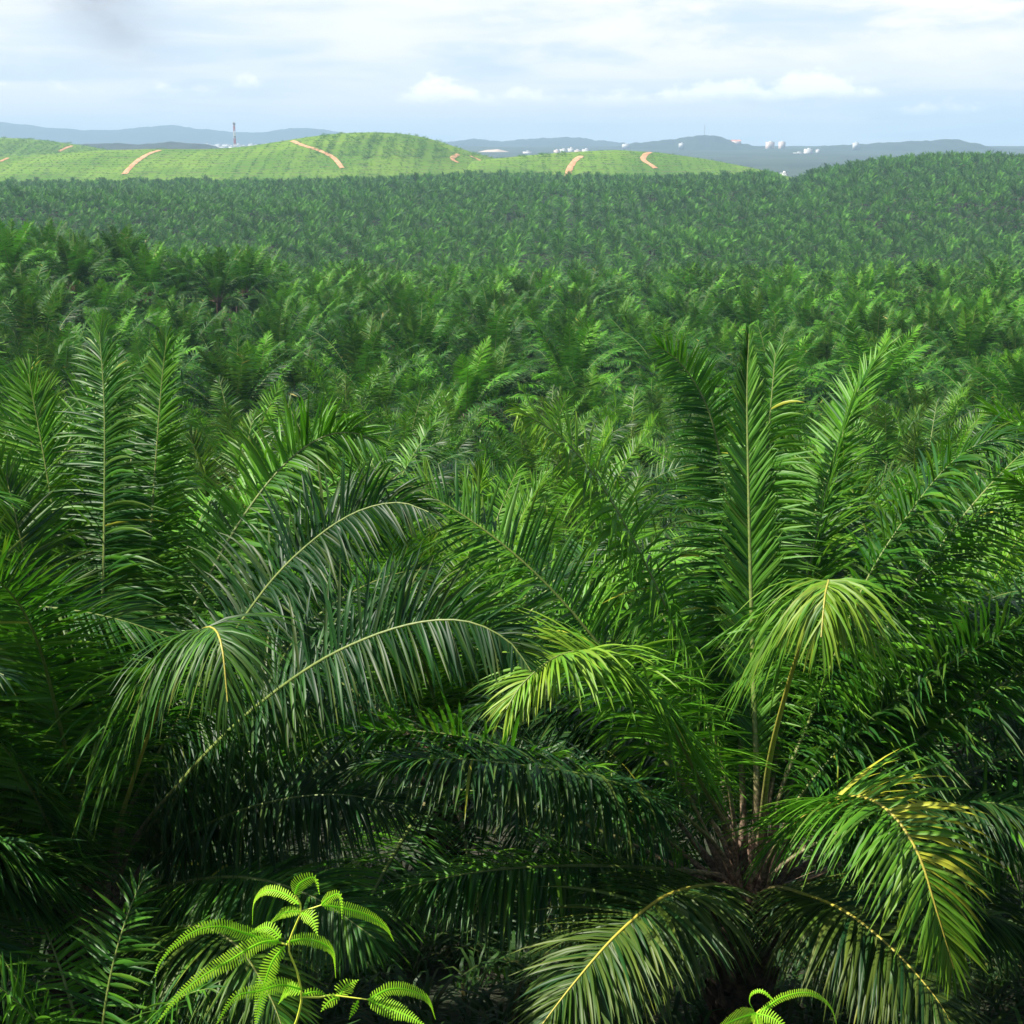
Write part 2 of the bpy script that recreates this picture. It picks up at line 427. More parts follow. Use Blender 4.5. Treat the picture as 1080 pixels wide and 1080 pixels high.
def grid_mesh(name, X, Yv, fz, mat):
    gx, gy = np.meshgrid(X, Yv, indexing='ij'); z = fz(gx, gy)
    V = np.stack([gx, gy, z], -1).reshape(-1, 3); ny = len(Yv)
    i, j = np.meshgrid(np.arange(len(X) - 1), np.arange(ny - 1), indexing='ij')
    f = np.stack([i * ny + j, (i + 1) * ny + j, (i + 1) * ny + j + 1, i * ny + j + 1], -1).reshape(-1, 4)
    mb = MB(); mb.add(V, f)
    return mb.mesh(name, mat)
def build_ground():
    sx = np.linspace(-1, 1, 321); X = np.sinh(sx * 7.4) / np.sinh(7.4) * 11000
    Yv = np.concatenate([-np.geomspace(300, 1.0, 40), np.linspace(-0.5, 30, 90), np.geomspace(30.5, 12000, 420)])
    o = link('ground', grid_mesh('ground', X, Yv, lambda x, y: ground_z(x, y) + near_bank_noise(x, y), M_GROUND))
    tag(o, kind='structure')
    for h, nm in zip(HILLS, ('hill', 'hill', 'hill')):
        x = np.arange(h.xs[0], h.xs[-1] + 1, 4.0); y = np.arange(h.Yc - h.front - 60, h.Yc + h.back + 60, 5.0)
        tag(link(nm, grid_mesh(nm, x, y, h.h, M_HILL)), kind='structure')
build_ground()

def track(pts, h, wid):
    P = np.array([hit(a, b, h) for a, b in pts])
    P, L = spline(P, max(6, int(L_ / 6)) if (L_ := np.linalg.norm(np.diff(P, axis=0), axis=1).sum()) else 6)
    T = unit(np.gradient(P[:, :2], axis=0)); Nn = np.stack([-T[:, 1], T[:, 0]], 1)
    rows = []
    rg = np.random.default_rng(len(pts) * 7 + int(pts[0][0]))
    for k, sft in enumerate((-1, -0.33, 0.33, 1)):
        q = P[:, :2] + Nn * (wid / 2 * sft * (0.85 + 0.3 * rg.random(len(P))))[:, None]
        rows.append(np.column_stack([q, h.h(q[:, 0], q[:, 1]) + (0.7 if abs(sft) < 1 else 0.35)]))
    V = np.stack(rows, 1).reshape(-1, 3); n = len(P)
    f = [[i * 4 + k, i * 4 + k + 1, (i + 1) * 4 + k + 1, (i + 1) * 4 + k] for i in range(n - 1) for k in range(3)]
    mb = MB(); mb.add(V, f)
    tag(link('dirt_road', mb.mesh('dirt_road', M_TRACK)), kind='structure')
track([(308, 149), (318, 153), (331, 157), (344, 162), (353, 168), (361, 178)], HILL_MAIN, 5)
track([(168, 159), (156, 163), (145, 170), (131, 184)], HILL_MAIN, 6)
track([(483, 163), (477, 168), (484, 172)], HILL_MAIN, 5)
track([(496, 165), (506, 169), (516, 176)], HILL_MAIN, 5)
track([(613, 165), (606, 170), (601, 178), (598, 187)], HILL_RIGHT, 6.5)
track([(686, 161), (680, 164), (679, 169), (686, 174), (692, 178)], HILL_RIGHT, 6)
track([(76, 154), (68, 157), (62, 160)], HILL_LEFT, 5)
track([(8, 167), (0, 171)], HILL_MAIN, 5)

def far_ridge(name, pxs, pys, Yc, depth, seed, floor=-30, rough=1.0, mat=None):
    p = np.array([at(a, b, Yc) for a, b in zip(pxs, pys)])
    rg = np.random.default_rng(seed)
    x = np.linspace(p[0, 0], p[-1, 0], 360); z = _smooth(np.interp(x, p[:, 0], p[:, 2]), 9)
    y = np.linspace(-depth, depth, 36)
    gx, gy = np.meshgrid(x, y, indexing='ij')
    H = z[:, None] - floor
    jag = np.zeros_like(gx)
    for fr, am in ((300, 7), (130, 4), (60, 4.5), (28, 3.0), (15, 3.0), (8, 2.4)):
        jag += am * np.sin(gx / fr + rg.random() * 6 + gy / fr * .7) * np.sin(gx / fr * .53 + rg.random() * 6 - gy / fr * .9)
    sh = np.cos(gy / depth * math.pi / 2) ** 1.3
    sp = 1 - 0.35 * np.abs(np.sin(gx / 420 + rg.random() * 6)) * (np.abs(gy) / depth)
    zz = floor - 6 + (H + 6) * sh * sp + jag * rough * np.clip(sh * 1.4, 0, 1)
    V = np.stack([gx, gy + Yc, zz], -1).reshape(-1, 3); ny = len(y)
    i, j = np.meshgrid(np.arange(len(x) - 1), np.arange(ny - 1), indexing='ij')
    f = np.stack([i * ny + j, (i + 1) * ny + j, (i + 1) * ny + j + 1, i * ny + j + 1], -1).reshape(-1, 4)
    mb = MB(); mb.add(V, f)
    return tag(link(name, mb.mesh(name, mat or M_FOREST)), kind='structure')
far_ridge('mountains', [-600, -200, -60, 0, 30, 70, 110, 150, 180, 210, 240, 262, 285, 315, 345, 390, 450, 520, 560],
          [150, 138, 131, 129, 132, 136, 137, 135.5, 133, 136.5, 139, 140, 138, 134.5, 137, 145, 152, 158, 164], 9800, 1300, 1, rough=.8)
far_ridge('mountains', [380, 440, 470, 500, 530, 560, 600, 640, 660, 690, 720, 800], [166, 156, 149.5, 147.5, 150, 147, 145.5, 148.5, 151.5, 155, 160, 168], 7600, 1000, 2, rough=.7)
far_ridge('hills', [600, 640, 665, 690, 712, 730, 745, 762, 775, 800, 820, 838, 855, 900], [168, 158, 152, 149.5, 146, 143.5, 142.3, 144, 149, 154.5, 157, 160, 163, 172], 5600, 800, 3, rough=.55)
far_ridge('hills', [780, 815, 840, 860, 880, 910, 940, 970, 990, 1003, 1016, 1040, 1062, 1090, 1150, 1300, 1600], [172, 164, 160, 156, 153, 152.5, 151.5, 149.5, 148.5, 146.8, 151, 158, 157, 159.5, 162, 160, 165], 5200, 800, 4, rough=.55)
far_ridge('hills', [40, 70, 90, 120, 150, 180, 205, 225, 260, 300], [166, 156, 151.5, 150.5, 151.5, 149.5, 151.5, 155, 163, 170], 3300, 420, 5, rough=.35)
far_ridge('quarry', [485, 500, 512, 525, 540, 556], [170, 161.5, 158.5, 157.5, 161, 168], 4700, 160, 6, rough=.1, mat=M_EARTH)

# ------------------------------------------------------------------ far buildings and masts
def bldg(name, px, py_base, Y, wm, hm, dm, wallm, roofm, label, group=None, gable=False, rz=0.0):
    p = at(px, py_base, Y)
    b = empty(name, p, rz)
    mb = MB(); mb.box((0, 0, hm / 2 - 6), (wm, dm, hm + 12))
    link('wall', mb.mesh('wall', wallm, False), b)
    r = MB()
    if gable:
        e = 0.6; hh = dm * 0.28
        v = [(-wm / 2 - e, -dm / 2 - e, hm + .05), (wm / 2 + e, -dm / 2 - e, hm + .05), (wm / 2 + e, dm / 2 + e, hm + .05), (-wm / 2 - e, dm / 2 + e, hm + .05), (-wm / 2 - e, 0, hm + hh), (wm / 2 + e, 0, hm + hh)]
        r.add(v, [[0, 1, 5, 4], [2, 3, 4, 5]]); r.add(v, [[0, 4, 3], [1, 2, 5]])
    else:
        r.box((0, 0, hm + .45), (wm + .8, dm + .8, .8)); r.box((wm * .1, 0, hm + 2.0), (wm * .35, dm * .5, 2.2))
    link('roof', r.mesh('roof', roofm, False), b)
    tag(b, label, 'building', group)
    return b
bldg('apartment_block', 812, 156.5, 5350, 26, 23, 20, M_CREAM, M_ROOFW, 'left and wider of the twin cream apartment towers on the blue hill', rz=.5)
bldg('apartment_block', 824.5, 156.5, 5350, 18, 23, 18, M_CREAM, M_ROOFW, 'right and slimmer of the twin cream apartment towers on the blue hill', rz=.5)
bldg('white_building', 852.5, 163.5, 4300, 22, 17, 16, M_WHITE, M_ROOFW, 'tallest white block on the slope right of the twin towers', rz=.3)
bldg('white_building', 842, 164, 4500, 32, 8, 12, M_WHITE, M_ROOFW, 'long pale building just left of the tallest white block on the slope', rz=.1)
bldg('white_building', 832, 165, 4500, 17, 4.5, 12, M_WHITE, M_ROOFW, 'low white shed left of the long pale building under the twin towers')
bldg('white_building', 862.5, 159.8, 4700, 12, 5, 10, M_WHITE, M_ROOFW, 'small white house up the slope right of the tallest white block')
bldg('white_building', 902.5, 154.5, 4900, 18, 11, 12, M_WHITE, M_ROOFW, 'lone white building high on the right blue ridge', rz=.2)
bldg('white_building', 718.5, 153.5, 5000, 16, 7, 12, M_WHITE, M_ROOFW, 'lone white building on the flank of the blue hill with the mast')
bldg('hilltop_house', 776, 151.5, 5400, 36, 9, 18, M_CREAM, M_ROOFR, 'pink building with a red roof on the hilltop left of the twin towers', gable=True)
bldg('white_building', 826.5, 188, 1900, 8, 6, 8, M_WHITE, M_ROOFW, 'tiny white building in the notch of the dark palm ridge')
for k, (a, wm) in enumerate(((587, 16), (594, 20), (602, 15), (609, 22), (618, 18))):
    bldg('terrace_house', a, 161.5, 4200, wm, 8 + (k % 3) * 2.5, 14, M_WHITE if k % 3 else M_CREAM, M_ROOFW, 'white house in the short row showing above the right green hill', 'row of houses above the right green hill', rz=.1 * k)
bldg('white_building', 660, 154.0, 5300, 26, 6, 14, M_WHITE, M_ROOFW, 'pale long building in the saddle between two blue hills')
bldg('white_building', 556, 163.4, 4300, 26, 9, 14, M_WHITE, M_ROOFW, 'white domed-looking hall beside the bare quarry slope')
bldg('white_building', 546, 165.4, 4300, 15, 6, 12, M_WHITE, M_ROOFW, 'small white shed between the quarry and the white hall')
rg = np.random.default_rng(5)
for k in range(34):
    px = 196 + k * 2.9 + rg.uniform(-1.0, 1.0); Yb = rg.uniform(4700, 6300)
    xb = (px - 540) / F * Yb * 1.03; zb = float(ground_z(xb, Yb)); dd = np.array([0, math.cos(PITCH), -math.sin(PITCH)])
    vv = (math.tan(PITCH) + zb / Yb) / (1 - zb / Yb * math.tan(PITCH)); pyb = 540 - F * math.tan(PITCH + math.atan(zb / Yb))
    bldg('town_building', px, pyb, Yb, rg.uniform(14, 38), rg.uniform(6, 13), rg.uniform(10, 18), M_WHITE, M_ROOFW, 'small white building in the hazy town strip behind the telecom tower', 'town buildings behind the left hills', rz=rg.uniform(-.6, .6))

def lattice_tower(px, Y, top_py, base_w, top_w, label, name='telecom_tower'):
    p = at(px, 155, Y); x = p[0]; zb = float(land_z(x, Y)) - 0.5; H = at(px, top_py, Y)[2] - zb
    t = empty(name, (x, Y, zb), .4)
    nb = 9
    def cor(k, c):
        wv = base_w + (top_w - base_w) * k / nb
        return np.array([(-1, 1, 1, -1)[c] * wv / 2, (-1, -1, 1, 1)[c] * wv / 2, H * k / nb])
    for c in range(4):
        mb = MB()
        for k in range(nb): mb.bar(cor(k, c), cor(k + 1, c), .20, 5, mi=k % 2)
        link('leg', mb.mesh('leg', [M_RED, M_WPAINT], False), t)
    mb = MB()
    for k in range(nb):
        for c in range(4):
            d = (c + 1) % 4
            mb.bar(cor(k, c), cor(k + 1, d), .11, 4, mi=k % 2); mb.bar(cor(k, d), cor(k + 1, c), .11, 4, mi=k % 2); mb.bar(cor(k + 1, c), cor(k + 1, d), .15, 4, mi=k % 2)
    link('bracing', mb.mesh('bracing', [M_RED, M_WPAINT], False), t)
    mb = MB(); mb.box((0, 0, H + .2), (top_w + 1.4, top_w + 1.4, .3)); link('platform', mb.mesh('platform', M_STEEL, False), t)
    for a in range(6):
        mb = MB(); mb.box(((top_w * .8) * math.cos(a * 1.047), (top_w * .8) * math.sin(a * 1.047), H + 1.7), (.5, .5, 2.6)); link('antenna', mb.mesh('antenna', M_STEEL, False), t)
    mb = MB(); mb.bar((0, 0, H), (0, 0, H + 5), .10, 5); link('lightning_rod', mb.mesh('lightning_rod', M_STEEL, False), t)
    for zf in (.62, .80):
        mb = MB(); an = np.linspace(0, 2 * math.pi, 13)[:-1]; r = 1.1
        ring = np.column_stack([r * np.cos(an), np.full(12, -top_w * .9), H * zf + r * np.sin(an)])
        mb.add(np.concatenate([ring, [[0, -top_w * .9 + .5, H * zf]]]), [[k, (k + 1) % 12, 12] for k in range(12)])
        link('dish', mb.mesh('dish', M_STEEL), t)
    tag(t, label, 'tower')
lattice_tower(248, 2050, 131.5, 3.6, 1.8, 'red and white lattice telecom tower rising behind the left green hill')
def mast(px, Y, y0, y1, label):
    p0 = at(px, y0, Y); p1 = at(px, y1, Y)
    t = empty('radio_mast', p0)
    H = p1[2] - p0[2]
    mb = MB(); mb.bar((0, 0, -8), (0, 0, H), 1.2, 6, .7); link('pole', mb.mesh('pole', M_STEEL), t)
    mb = MB(); mb.box((0, 0, H * .7), (4, 4, 1)); link('platform', mb.mesh('platform', M_STEEL, False), t)
    tag(t, label, 'mast')
mast(743, 5600, 143, 131.5, 'thin grey radio mast on top of the blue hill')

# ------------------------------------------------------------------ palm fronds
def frond(path, N0, rng, nleaf=120, nseg=5, Lmax=0.95, wid=0.05, droop=0.5, roll=(0, 0), plum=(26, -8), fold=True, dry=0.0, yellow_tip=0.0,
          tipdroop=0.0, chaos=1.0, ribdry=0.0, s0=0.13, ang=(72, 30), kink=0.10, rib_r=(0.042, 0.006), base_w=0.12, lit_tone=0.0, M=44, torn=None):
    """(leaflets MB, midrib MB) for one pinnate palm frond along a path"""
    P, Ltot = spline(path, M)
    T = unit(np.gradient(P, axis=0)); N = transport(T, N0); S = np.cross(T, N)
    s = np.linspace(0, 1, M)
    ro = np.radians(np.interp(s, [0, 1], roll))[:, None]
    N, S = N * np.cos(ro) + S * np.sin(ro), S * np.cos(ro) - N * np.sin(ro)
    mbL = MB(); mbR = MB()
    rr = np.interp(s, [0, 0.03, 0.14, 0.4, 1], [base_w, base_w * .78, rib_r[0], rib_r[0] * .70, rib_r[1]])
    tt = np.zeros((M, 4)); tt[:, 0] = s; tt[:, 1] = np.maximum(dry, ribdry * np.interp(s, [.2, .5], [0, 1]))
    mbR.tube(P, rr, 6, tt, 0.62, N)
    pl0, pl1 = plum
    for side in (-1, 1):
        n = nleaf
        si = np.linspace(s0, 0.995, n) + rng.normal(0, 0.25 / n, n); si = np.clip(si, s0 * .9, 0.998)
        f = si * (M - 1); i0 = np.minimum(f.astype(int), M - 2); fr = (f - i0)[:, None]
        ip = lambda A: A[i0] * (1 - fr) + A[i0 + 1] * fr
        p = ip(P); t = unit(ip(T)); nn = unit(ip(N)); sd = unit(ip(S)) * side
        rb = np.interp(si, s, rr)
        al = np.radians(np.interp(si, [s0, .45, .8, .95, 1], [ang[0] * 1.12, ang[0] * 1.04, ang[0] * .88, ang[1] * 1.2, ang[1] * .4]) + rng.normal(0, 5 * chaos, n))
        rk = rng.random(n)
        be = np.radians(np.where(rk < 0.5, pl0, pl1) + rng.normal(0, 7 * chaos, n))
        L = Lmax * np.interp(si, [s0, s0 + .06, .34, .55, .75, .9, 1], [.30, .62, .97, 1, .86, .56, .30]) * rng.uniform(.86, 1.08, n)
        lost = rng.random(n) < 0.04
        L = np.where(lost, L * .25, L)
        D = t * np.cos(al)[:, None] + np.sin(al)[:, None] * (sd * np.cos(be)[:, None] + nn * np.sin(be)[:, None])
        D = unit(D)
        W = unit(t - D * (t * D).sum(1, keepdims=True))
        tw = rng.normal(0, .38 * chaos, n)[:, None] + 0.25; lit_tone = lit_tone + rng.normal(0, .31)
        B = np.cross(D, W); W = unit(W * np.cos(tw) + B * np.sin(tw))
        dr = droop * rng.uniform(.45, 1.5, n) * (1 + tipdroop * si)
        kk = rng.random(n) < kink; kpos = rng.uniform(.3, .75, n)
        wl = wid * rng.uniform(.8, 1.15, n) * np.interp(si, [s0, s0 + .1, .5, .85, 1], [.45, .8, 1, .85, .55])
        tw2 = rng.normal(0, .5 * chaos, n)
        q = p + sd * (rb * .6)[:, None]
        rows = []; wprof = np.interp(np.linspace(0, 1, nseg + 1), [0, .12, .4, .7, 1], [.55, .9, 1, .74, .06])
        d = D.copy()
        for j in range(nseg + 1):
            tj = j / nseg
            if j:
                g = dr * (tj ** 1.1) * 1.25
                g = g + np.where(kk & (tj > kpos), 2.2, 0.0)
                d = unit(D + np.array([0, 0, -1.0]) * g[:, None])
                q = q + d * (L / nseg)[:, None]
            Wj = unit(W - d * (W * d).sum(1, keepdims=True))
            Bj = np.cross(d, Wj); a2 = (tw2 * tj)[:, None]
            Wj = Wj * np.cos(a2) + Bj * np.sin(a2); Bj = np.cross(d, Wj)
            hw = (wl * wprof[j] * .5)[:, None]
            if fold: rows.append(np.stack([q - Wj * hw, q + Bj * hw * .42, q + Wj * hw], 1))
            else: rows.append(np.stack([q - Wj * hw, q + Wj * hw], 1))
        V = np.stack(rows, 1)                       # n, nseg+1, c, 3
        c = V.shape[2]
        b0 = (np.arange(n) * (nseg + 1) * c)[:, None, None]
        jj = (np.arange(nseg) * c)[None, :, None]; ccx = np.arange(c - 1)[None, None, :]
        a = b0 + jj + ccx
        fa = np.stack([a, a + 1, a + c + 1, a + c], -1).reshape(-1, 4)
        tint = np.zeros((n, nseg + 1, c, 4))
        tint[..., 0] = np.clip(rng.normal(.45 + lit_tone, .22, n), 0, 1)[:, None, None]
        ytip = np.clip(rng.normal(0, .10, n), 0, 1)[:, None] * np.linspace(0, 1, nseg + 1)[None] ** 2
        y = np.clip(dry + rng.normal(0, .04, n), 0, 1) * (rng.random(n) < .9)
        yl = (rng.random(n) < 0.002) * .8
        y = np.clip(np.maximum(y, yl) + yellow_tip * np.clip((si - .6) / .4, 0, 1) * rng.random(n), 0, 1)  # yellower towards the frond tip
        if torn is not None:
            sel = (si > torn[0]) & (si < torn[1]) & (rng.random(n) < torn[2]) & (side == torn[3]); y = np.where(sel, .95, y)
        tint[..., 1] = np.clip(y[:, None] + ytip, 0, 1)[:, :, None]
        mbL.add(V.reshape(-1, 3), fa, tint.reshape(-1, 4))
    return mbL, mbR

def para_path(th0, dth, L, r0=0.18, curve=0.0, n=14, late=1.6):
    """path of a frond that leaves the crown th0 degrees from upright and bends over by dth degrees"""
    s = np.linspace(0, 1, n); th = np.radians(th0 + dth * s ** late)
    dx = np.sin(th); dz = np.cos(th); ds = L / (n - 1)
    x = r0 + np.concatenate([[0], np.cumsum((dx[1:] + dx[:-1]) / 2 * ds)]); z = np.concatenate([[0], np.cumsum((dz[1:] + dz[:-1]) / 2 * ds)])
    y = curve * L * s ** 2
    t0 = math.radians(th0)
    return np.column_stack([x, y, z]), np.array([-math.cos(t0), 0, math.sin(t0) + 1e-3])

CLASSES = [(4, 14), (10, 24), (17, 34), (25, 46), (34, 58), (44, 66), (54, 70), (66, 70), (80, 62), (94, 52), (106, 44)]
def make_class(k, rng, lod, Ls):
    th0, dth = CLASSES[k]
    th0 += rng.uniform(-4, 4); dth *= rng.uniform(.75, 1.25)
    fr = k / (len(CLASSES) - 1)
    L = Ls * (0.80 + .2 * min(1, fr * 4)) * rng.uniform(.93, 1.05)
    path, N0 = para_path(th0, dth, L, curve=rng.uniform(-.10, .10), late=rng.uniform(1.3, 2.0))
    kw = dict(droop=.10 + .55 * fr, roll=(0, rng.uniform(-45, 45)), plum=(30 - 12 * fr, -4 - 10 * fr), lit_tone=.38 - .82 * fr, dry=max(0, .10 - .3 * fr))  # low old fronds darker: leaf age plus crown shade put into the colour
    if lod >= 2: kw.update(roll=(0, rng.uniform(-25, 25)), plum=(14, -6), droop=kw['droop'] * .8)
    if lod == 0: kw.update(nleaf=170, nseg=4, Lmax=1.05, wid=.048, chaos=.75, kink=.05)
    elif lod == 1: kw.update(nleaf=130, nseg=3, Lmax=1.04, wid=.062, fold=False, M=26, chaos=.75)
    elif lod == 2: kw.update(nleaf=76, nseg=2, Lmax=1.02, wid=.100, fold=False, M=16, kink=.03, chaos=.4)
    else: kw.update(nleaf=24, nseg=2, Lmax=1.0, wid=.22, fold=False, M=9, kink=.0, chaos=.35)
    return frond(path, N0, rng, **kw)
def merge(dst, src, rot=0.0, tilt=0.0, sc=1.0, mi=0, off=(0, 0, 0)):
    c, s = math.cos(rot), math.sin(rot); ct, st = math.cos(tilt), math.sin(tilt)
    Rz = np.array([[c, -s, 0], [s, c, 0], [0, 0, 1]]); Ry = np.array([[ct, 0, st], [0, 1, 0], [-st, 0, ct]])
    for v, f, t in zip(src.v, src.f, src.t):
        base = f.min()
        dst.add((v * sc) @ (Rz @ Ry).T + np.array(off), f - base, t, mi)

def trunk_mb(h, r, rng, stubs=True):
    mb = MB(); M = 12
    z = np.linspace(-0.5, h, M); P = np.column_stack([np.zeros(M), np.zeros(M), z])
    mb.tube(P, np.interp(z, [-.5, 0, h * .3, h], [r * 1.35, r * 1.2, r, r * .95]), 12, np.zeros((M, 4)), 1.0, np.tile([0, 1.0, 0], (M, 1)))
    if stubs:
        n = int(26 + h * 14)
        for k in range(n):
            a = k * 2.39996; zz = 0.05 + (h - .05) * k / n
            d = np.array([math.cos(a), math.sin(a), 0])
            p0 = d * r * .8 + np.array([0, 0, zz]); L = rng.uniform(.16, .34)
            p1 = p0 + (d * .75 + np.array([0, 0, .9])) * L
            mb.bar(p0, p1, rng.uniform(.08, .12), 5, .055)
            # close the cut end
            e = np.cross(d, [0, 0, 1.0]) * .05
            mb.add([p1 + e, p1 - e, p1 + np.array([0, 0, .04]) - d * .03], [[0, 1, 2]])
    return mb

# ---- the two big palms in front: rachis lines followed frond by frond through space
def hero_palm(base_px, base_py, Y, name, label, specs, seed, trunk_h, extra):
    base = at(base_px, base_py, Y)
    gz = float(ground_z(base[0], Y))
    h = base[2] - gz
    root = empty(name, (base[0], Y, gz))
    rng = np.random.default_rng(seed)
    link('trunk', trunk_mb(h, .34, rng).mesh('trunk', M_BARK), root)
    lens = []
    for sp in specs:
        pts = [at(a, b, c) - np.array([base[0], Y, gz]) for a, b, c in sp['p']]
        st = pts[0].copy(); 
        ctr = np.array([0, 0, h + .0])
        o = pts[-1] - ctr; o[2] = 0; o = o / max(np.linalg.norm(o), 1e-6)
        root_pt = ctr + o * .16 + np.array([0, 0, -.12 + sp.get('bz', 0)])
        path = np.array([root_pt] + pts)
        N0 = np.array([0, 0, 1.0]) * .9 - o * 1.0
        kw = {k: v for k, v in sp.items() if k not in ('p', 'bz', 'label')}
        kw.setdefault('wid', .042); kw.setdefault('nleaf', 225); kw.setdefault('s0', .22); kw.setdefault('chaos', .7); kw.setdefault('kink', .05); kw.setdefault('Lmax', 1.08)
        L, Rb = frond(path, N0, rng, **kw)
        lens.append(np.linalg.norm(np.diff(path, axis=0), axis=1).sum())
        fo = link('frond', L.mesh('frond', M_LEAF), root)
        if 'label' in sp: fo['label'] = sp['label']
        link('midrib', Rb.mesh('midrib', M_RIB), fo)
    print(name, 'frond lengths', [round(float(v), 1) for v in lens])
    # further fronds of the crown, turned by azimuth
    for (az, k, ls) in extra:
        L, Rb = make_class(k, rng, 0, ls)
        fo = link('frond', L.mesh('frond', M_LEAF), root)
        fo.location = (0, 0, h - .1); fo.rotation_euler = (0, 0, R(az))
        link('midrib', Rb.mesh('midrib', M_RIB), fo)
    tag(root, label, 'oil palm')
    return root

A = [  # sunlit fronds painted paler, shaded low ones darker, in the leaf colour
 dict(p=[(795, 880, 15.2), (800, 780, 15.6), (799, 680, 16.0), (802, 560, 16.5), (812, 440, 17.0), (818, 372, 17.3)], droop=.42, roll=(-12, -14), plum=(18, -4), lit_tone=.16, ang=(80, 34), Lmax=.82, nleaf=220),
 dict(p=[(784, 860, 15.3), (778, 720, 16.0), (772, 600, 16.6), (764, 510, 17.1), (748, 435, 17.4), (722, 388, 17.5), (694, 364, 17.3)], droop=.35, roll=(0, -15), plum=(20, 0), ang=(76, 40), lit_tone=.15, Lmax=.85),
 dict(p=[(812, 840, 15.4), (838, 690, 16.2), (862, 560, 16.9), (884, 470, 17.3), (908, 405, 17.6), (934, 368, 17.8)], droop=.16, roll=(-24, -36), plum=(34, 0), lit_tone=.80, ang=(62, 28), Lmax=.85),
 dict(p=[(798, 850, 15.1), (794, 700, 15.8), (790, 540, 16.5), (788, 420, 17.1), (790, 352, 17.4)], droop=.05, plum=(18, 4), lit_tone=.35, ang=(40, 14), Lmax=.6),
 dict(p=[(822, 840, 15.2), (862, 740, 15.6), (910, 620, 15.9), (960, 540, 16.1), (1010, 482, 16.1), (1056, 462, 15.9), (1094, 472, 15.6)], droop=.45, roll=(0, -35), plum=(30, -10), lit_tone=.12, Lmax=1.2),
 dict(p=[(832, 860, 15.0), (886, 790, 15.1), (950, 735, 15.2), (1010, 695, 15.1), (1070, 665, 14.9), (1130, 655, 14.6)], droop=.50, roll=(-5, -58), plum=(20, -12), lit_tone=.0, Lmax=1.15),
 dict(p=[(826, 850, 15.4), (880, 740, 16.0), (940, 640, 16.5), (1000, 575, 16.8), (1070, 525, 16.9), (1120, 520, 16.8)], droop=.40, roll=(0, -40), plum=(28, -8), lit_tone=.08, Lmax=1.15),
 dict(p=[(812, 905, 14.6), (836, 872, 14.1), (868, 850, 13.6), (905, 840, 13.1), (940, 858, 12.6), (968, 900, 12.2), (986, 955, 11.9), (1006, 1022, 11.7)], droop=.65, roll=(0, 14), plum=(24, -6), lit_tone=.38, yellow_tip=.25, torn=(.40, .85, .55, -1), ribdry=.55, label='bright frond arching to the front right with torn yellow leaflets', ang=(70, 26), nleaf=170),
 dict(p=[(772, 936, 14.4), (744, 934, 13.9), (700, 946, 13.2), (652, 984, 12.6), (606, 1036, 12.1), (566, 1088, 11.7)], droop=.75, Lmax=1.15, roll=(0, 10), plum=(18, -8), lit_tone=-.25, dry=.09, ribdry=.6, ang=(64, 26)),  # dimmed in its leaf colour, standing in for shade
 dict(p=[(814, 936, 14.4), (850, 944, 13.8), (892, 962, 13.2), (940, 1000, 12.7), (985, 1050, 12.2), (1010, 1092, 11.9)], droop=.75, Lmax=1.15, roll=(0, -10), plum=(18, -8), lit_tone=-.15, dry=.09, ribdry=.6, ang=(64, 26)),  # toned down in colour for shade as well
 dict(p=[(768, 880, 14.9), (742, 830, 14.6), (704, 760, 14.2), (664, 712, 13.8), (626, 688, 13.4), (588, 692, 13.0), (552, 720, 12.7), (534, 748, 12.5)], droop=.55, roll=(0, 8), plum=(28, -6), lit_tone=.55, yellow_tip=.5, s0=.28, label='arching frond with bright yellow tip on the left'),
 dict(p=[(772, 850, 15.2), (742, 740, 15.6), (702, 640, 15.9), (660, 555, 16.1), (624, 498, 16.1), (588, 458, 15.9), (552, 436, 15.6)], droop=.60, roll=(0, -8), plum=(26, -12), lit_tone=.34, yellow_tip=.25, kink=.25),
 dict(p=[(802, 880, 14.7), (812, 800, 14.3), (832, 720, 13.8), (852, 660, 13.4), (868, 622, 12.9), (874, 612, 12.4), (870, 628, 11.9), (866, 672, 11.6)], droop=1.9, roll=(0, 0), plum=(20, -6), lit_tone=.48, yellow_tip=.4, s0=.50, Lmax=1.35, nleaf=130, chaos=.9, ribdry=.4, label='bright yellow-green frond bent over towards the front', ang=(64, 30)),
 dict(p=[(764, 905, 14.8), (728, 866, 14.6), (680, 838, 14.3), (620, 818, 14.0), (540, 806, 13.7), (460, 800, 13.4), (385, 806, 13.1)], droop=.75, roll=(0, 10), plum=(24, -16), lit_tone=-.25, s0=.32),
 dict(p=[(762, 925, 14.8), (715, 918, 14.5), (650, 914, 14.2), (570, 914, 13.9), (490, 922, 13.6), (410, 940, 13.3)], droop=.80, roll=(0, 6), plum=(10, -18), lit_tone=-.25, s0=.3),
 dict(p=[(822, 915, 14.9), (880, 880, 14.8), (950, 856, 14.6), (1030, 846, 14.4), (1110, 858, 14.1)], droop=.75, roll=(0, -8), plum=(16, -18), lit_tone=-.2, s0=.3),
 dict(p=[(764, 890, 15.3), (716, 820, 15.7), (660, 770, 16.0), (590, 740, 16.2), (520, 740, 16.2), (470, 764, 16.1)], droop=.60, roll=(0, 14), plum=(20, -14), lit_tone=-.2, s0=.3),
 dict(p=[(818, 935, 15.0), (880, 925, 15.0), (950, 935, 14.9), (1030, 960, 14.7), (1100, 990, 14.5)], droop=.75, roll=(0, -6), plum=(8, -20), lit_tone=-.25),
]
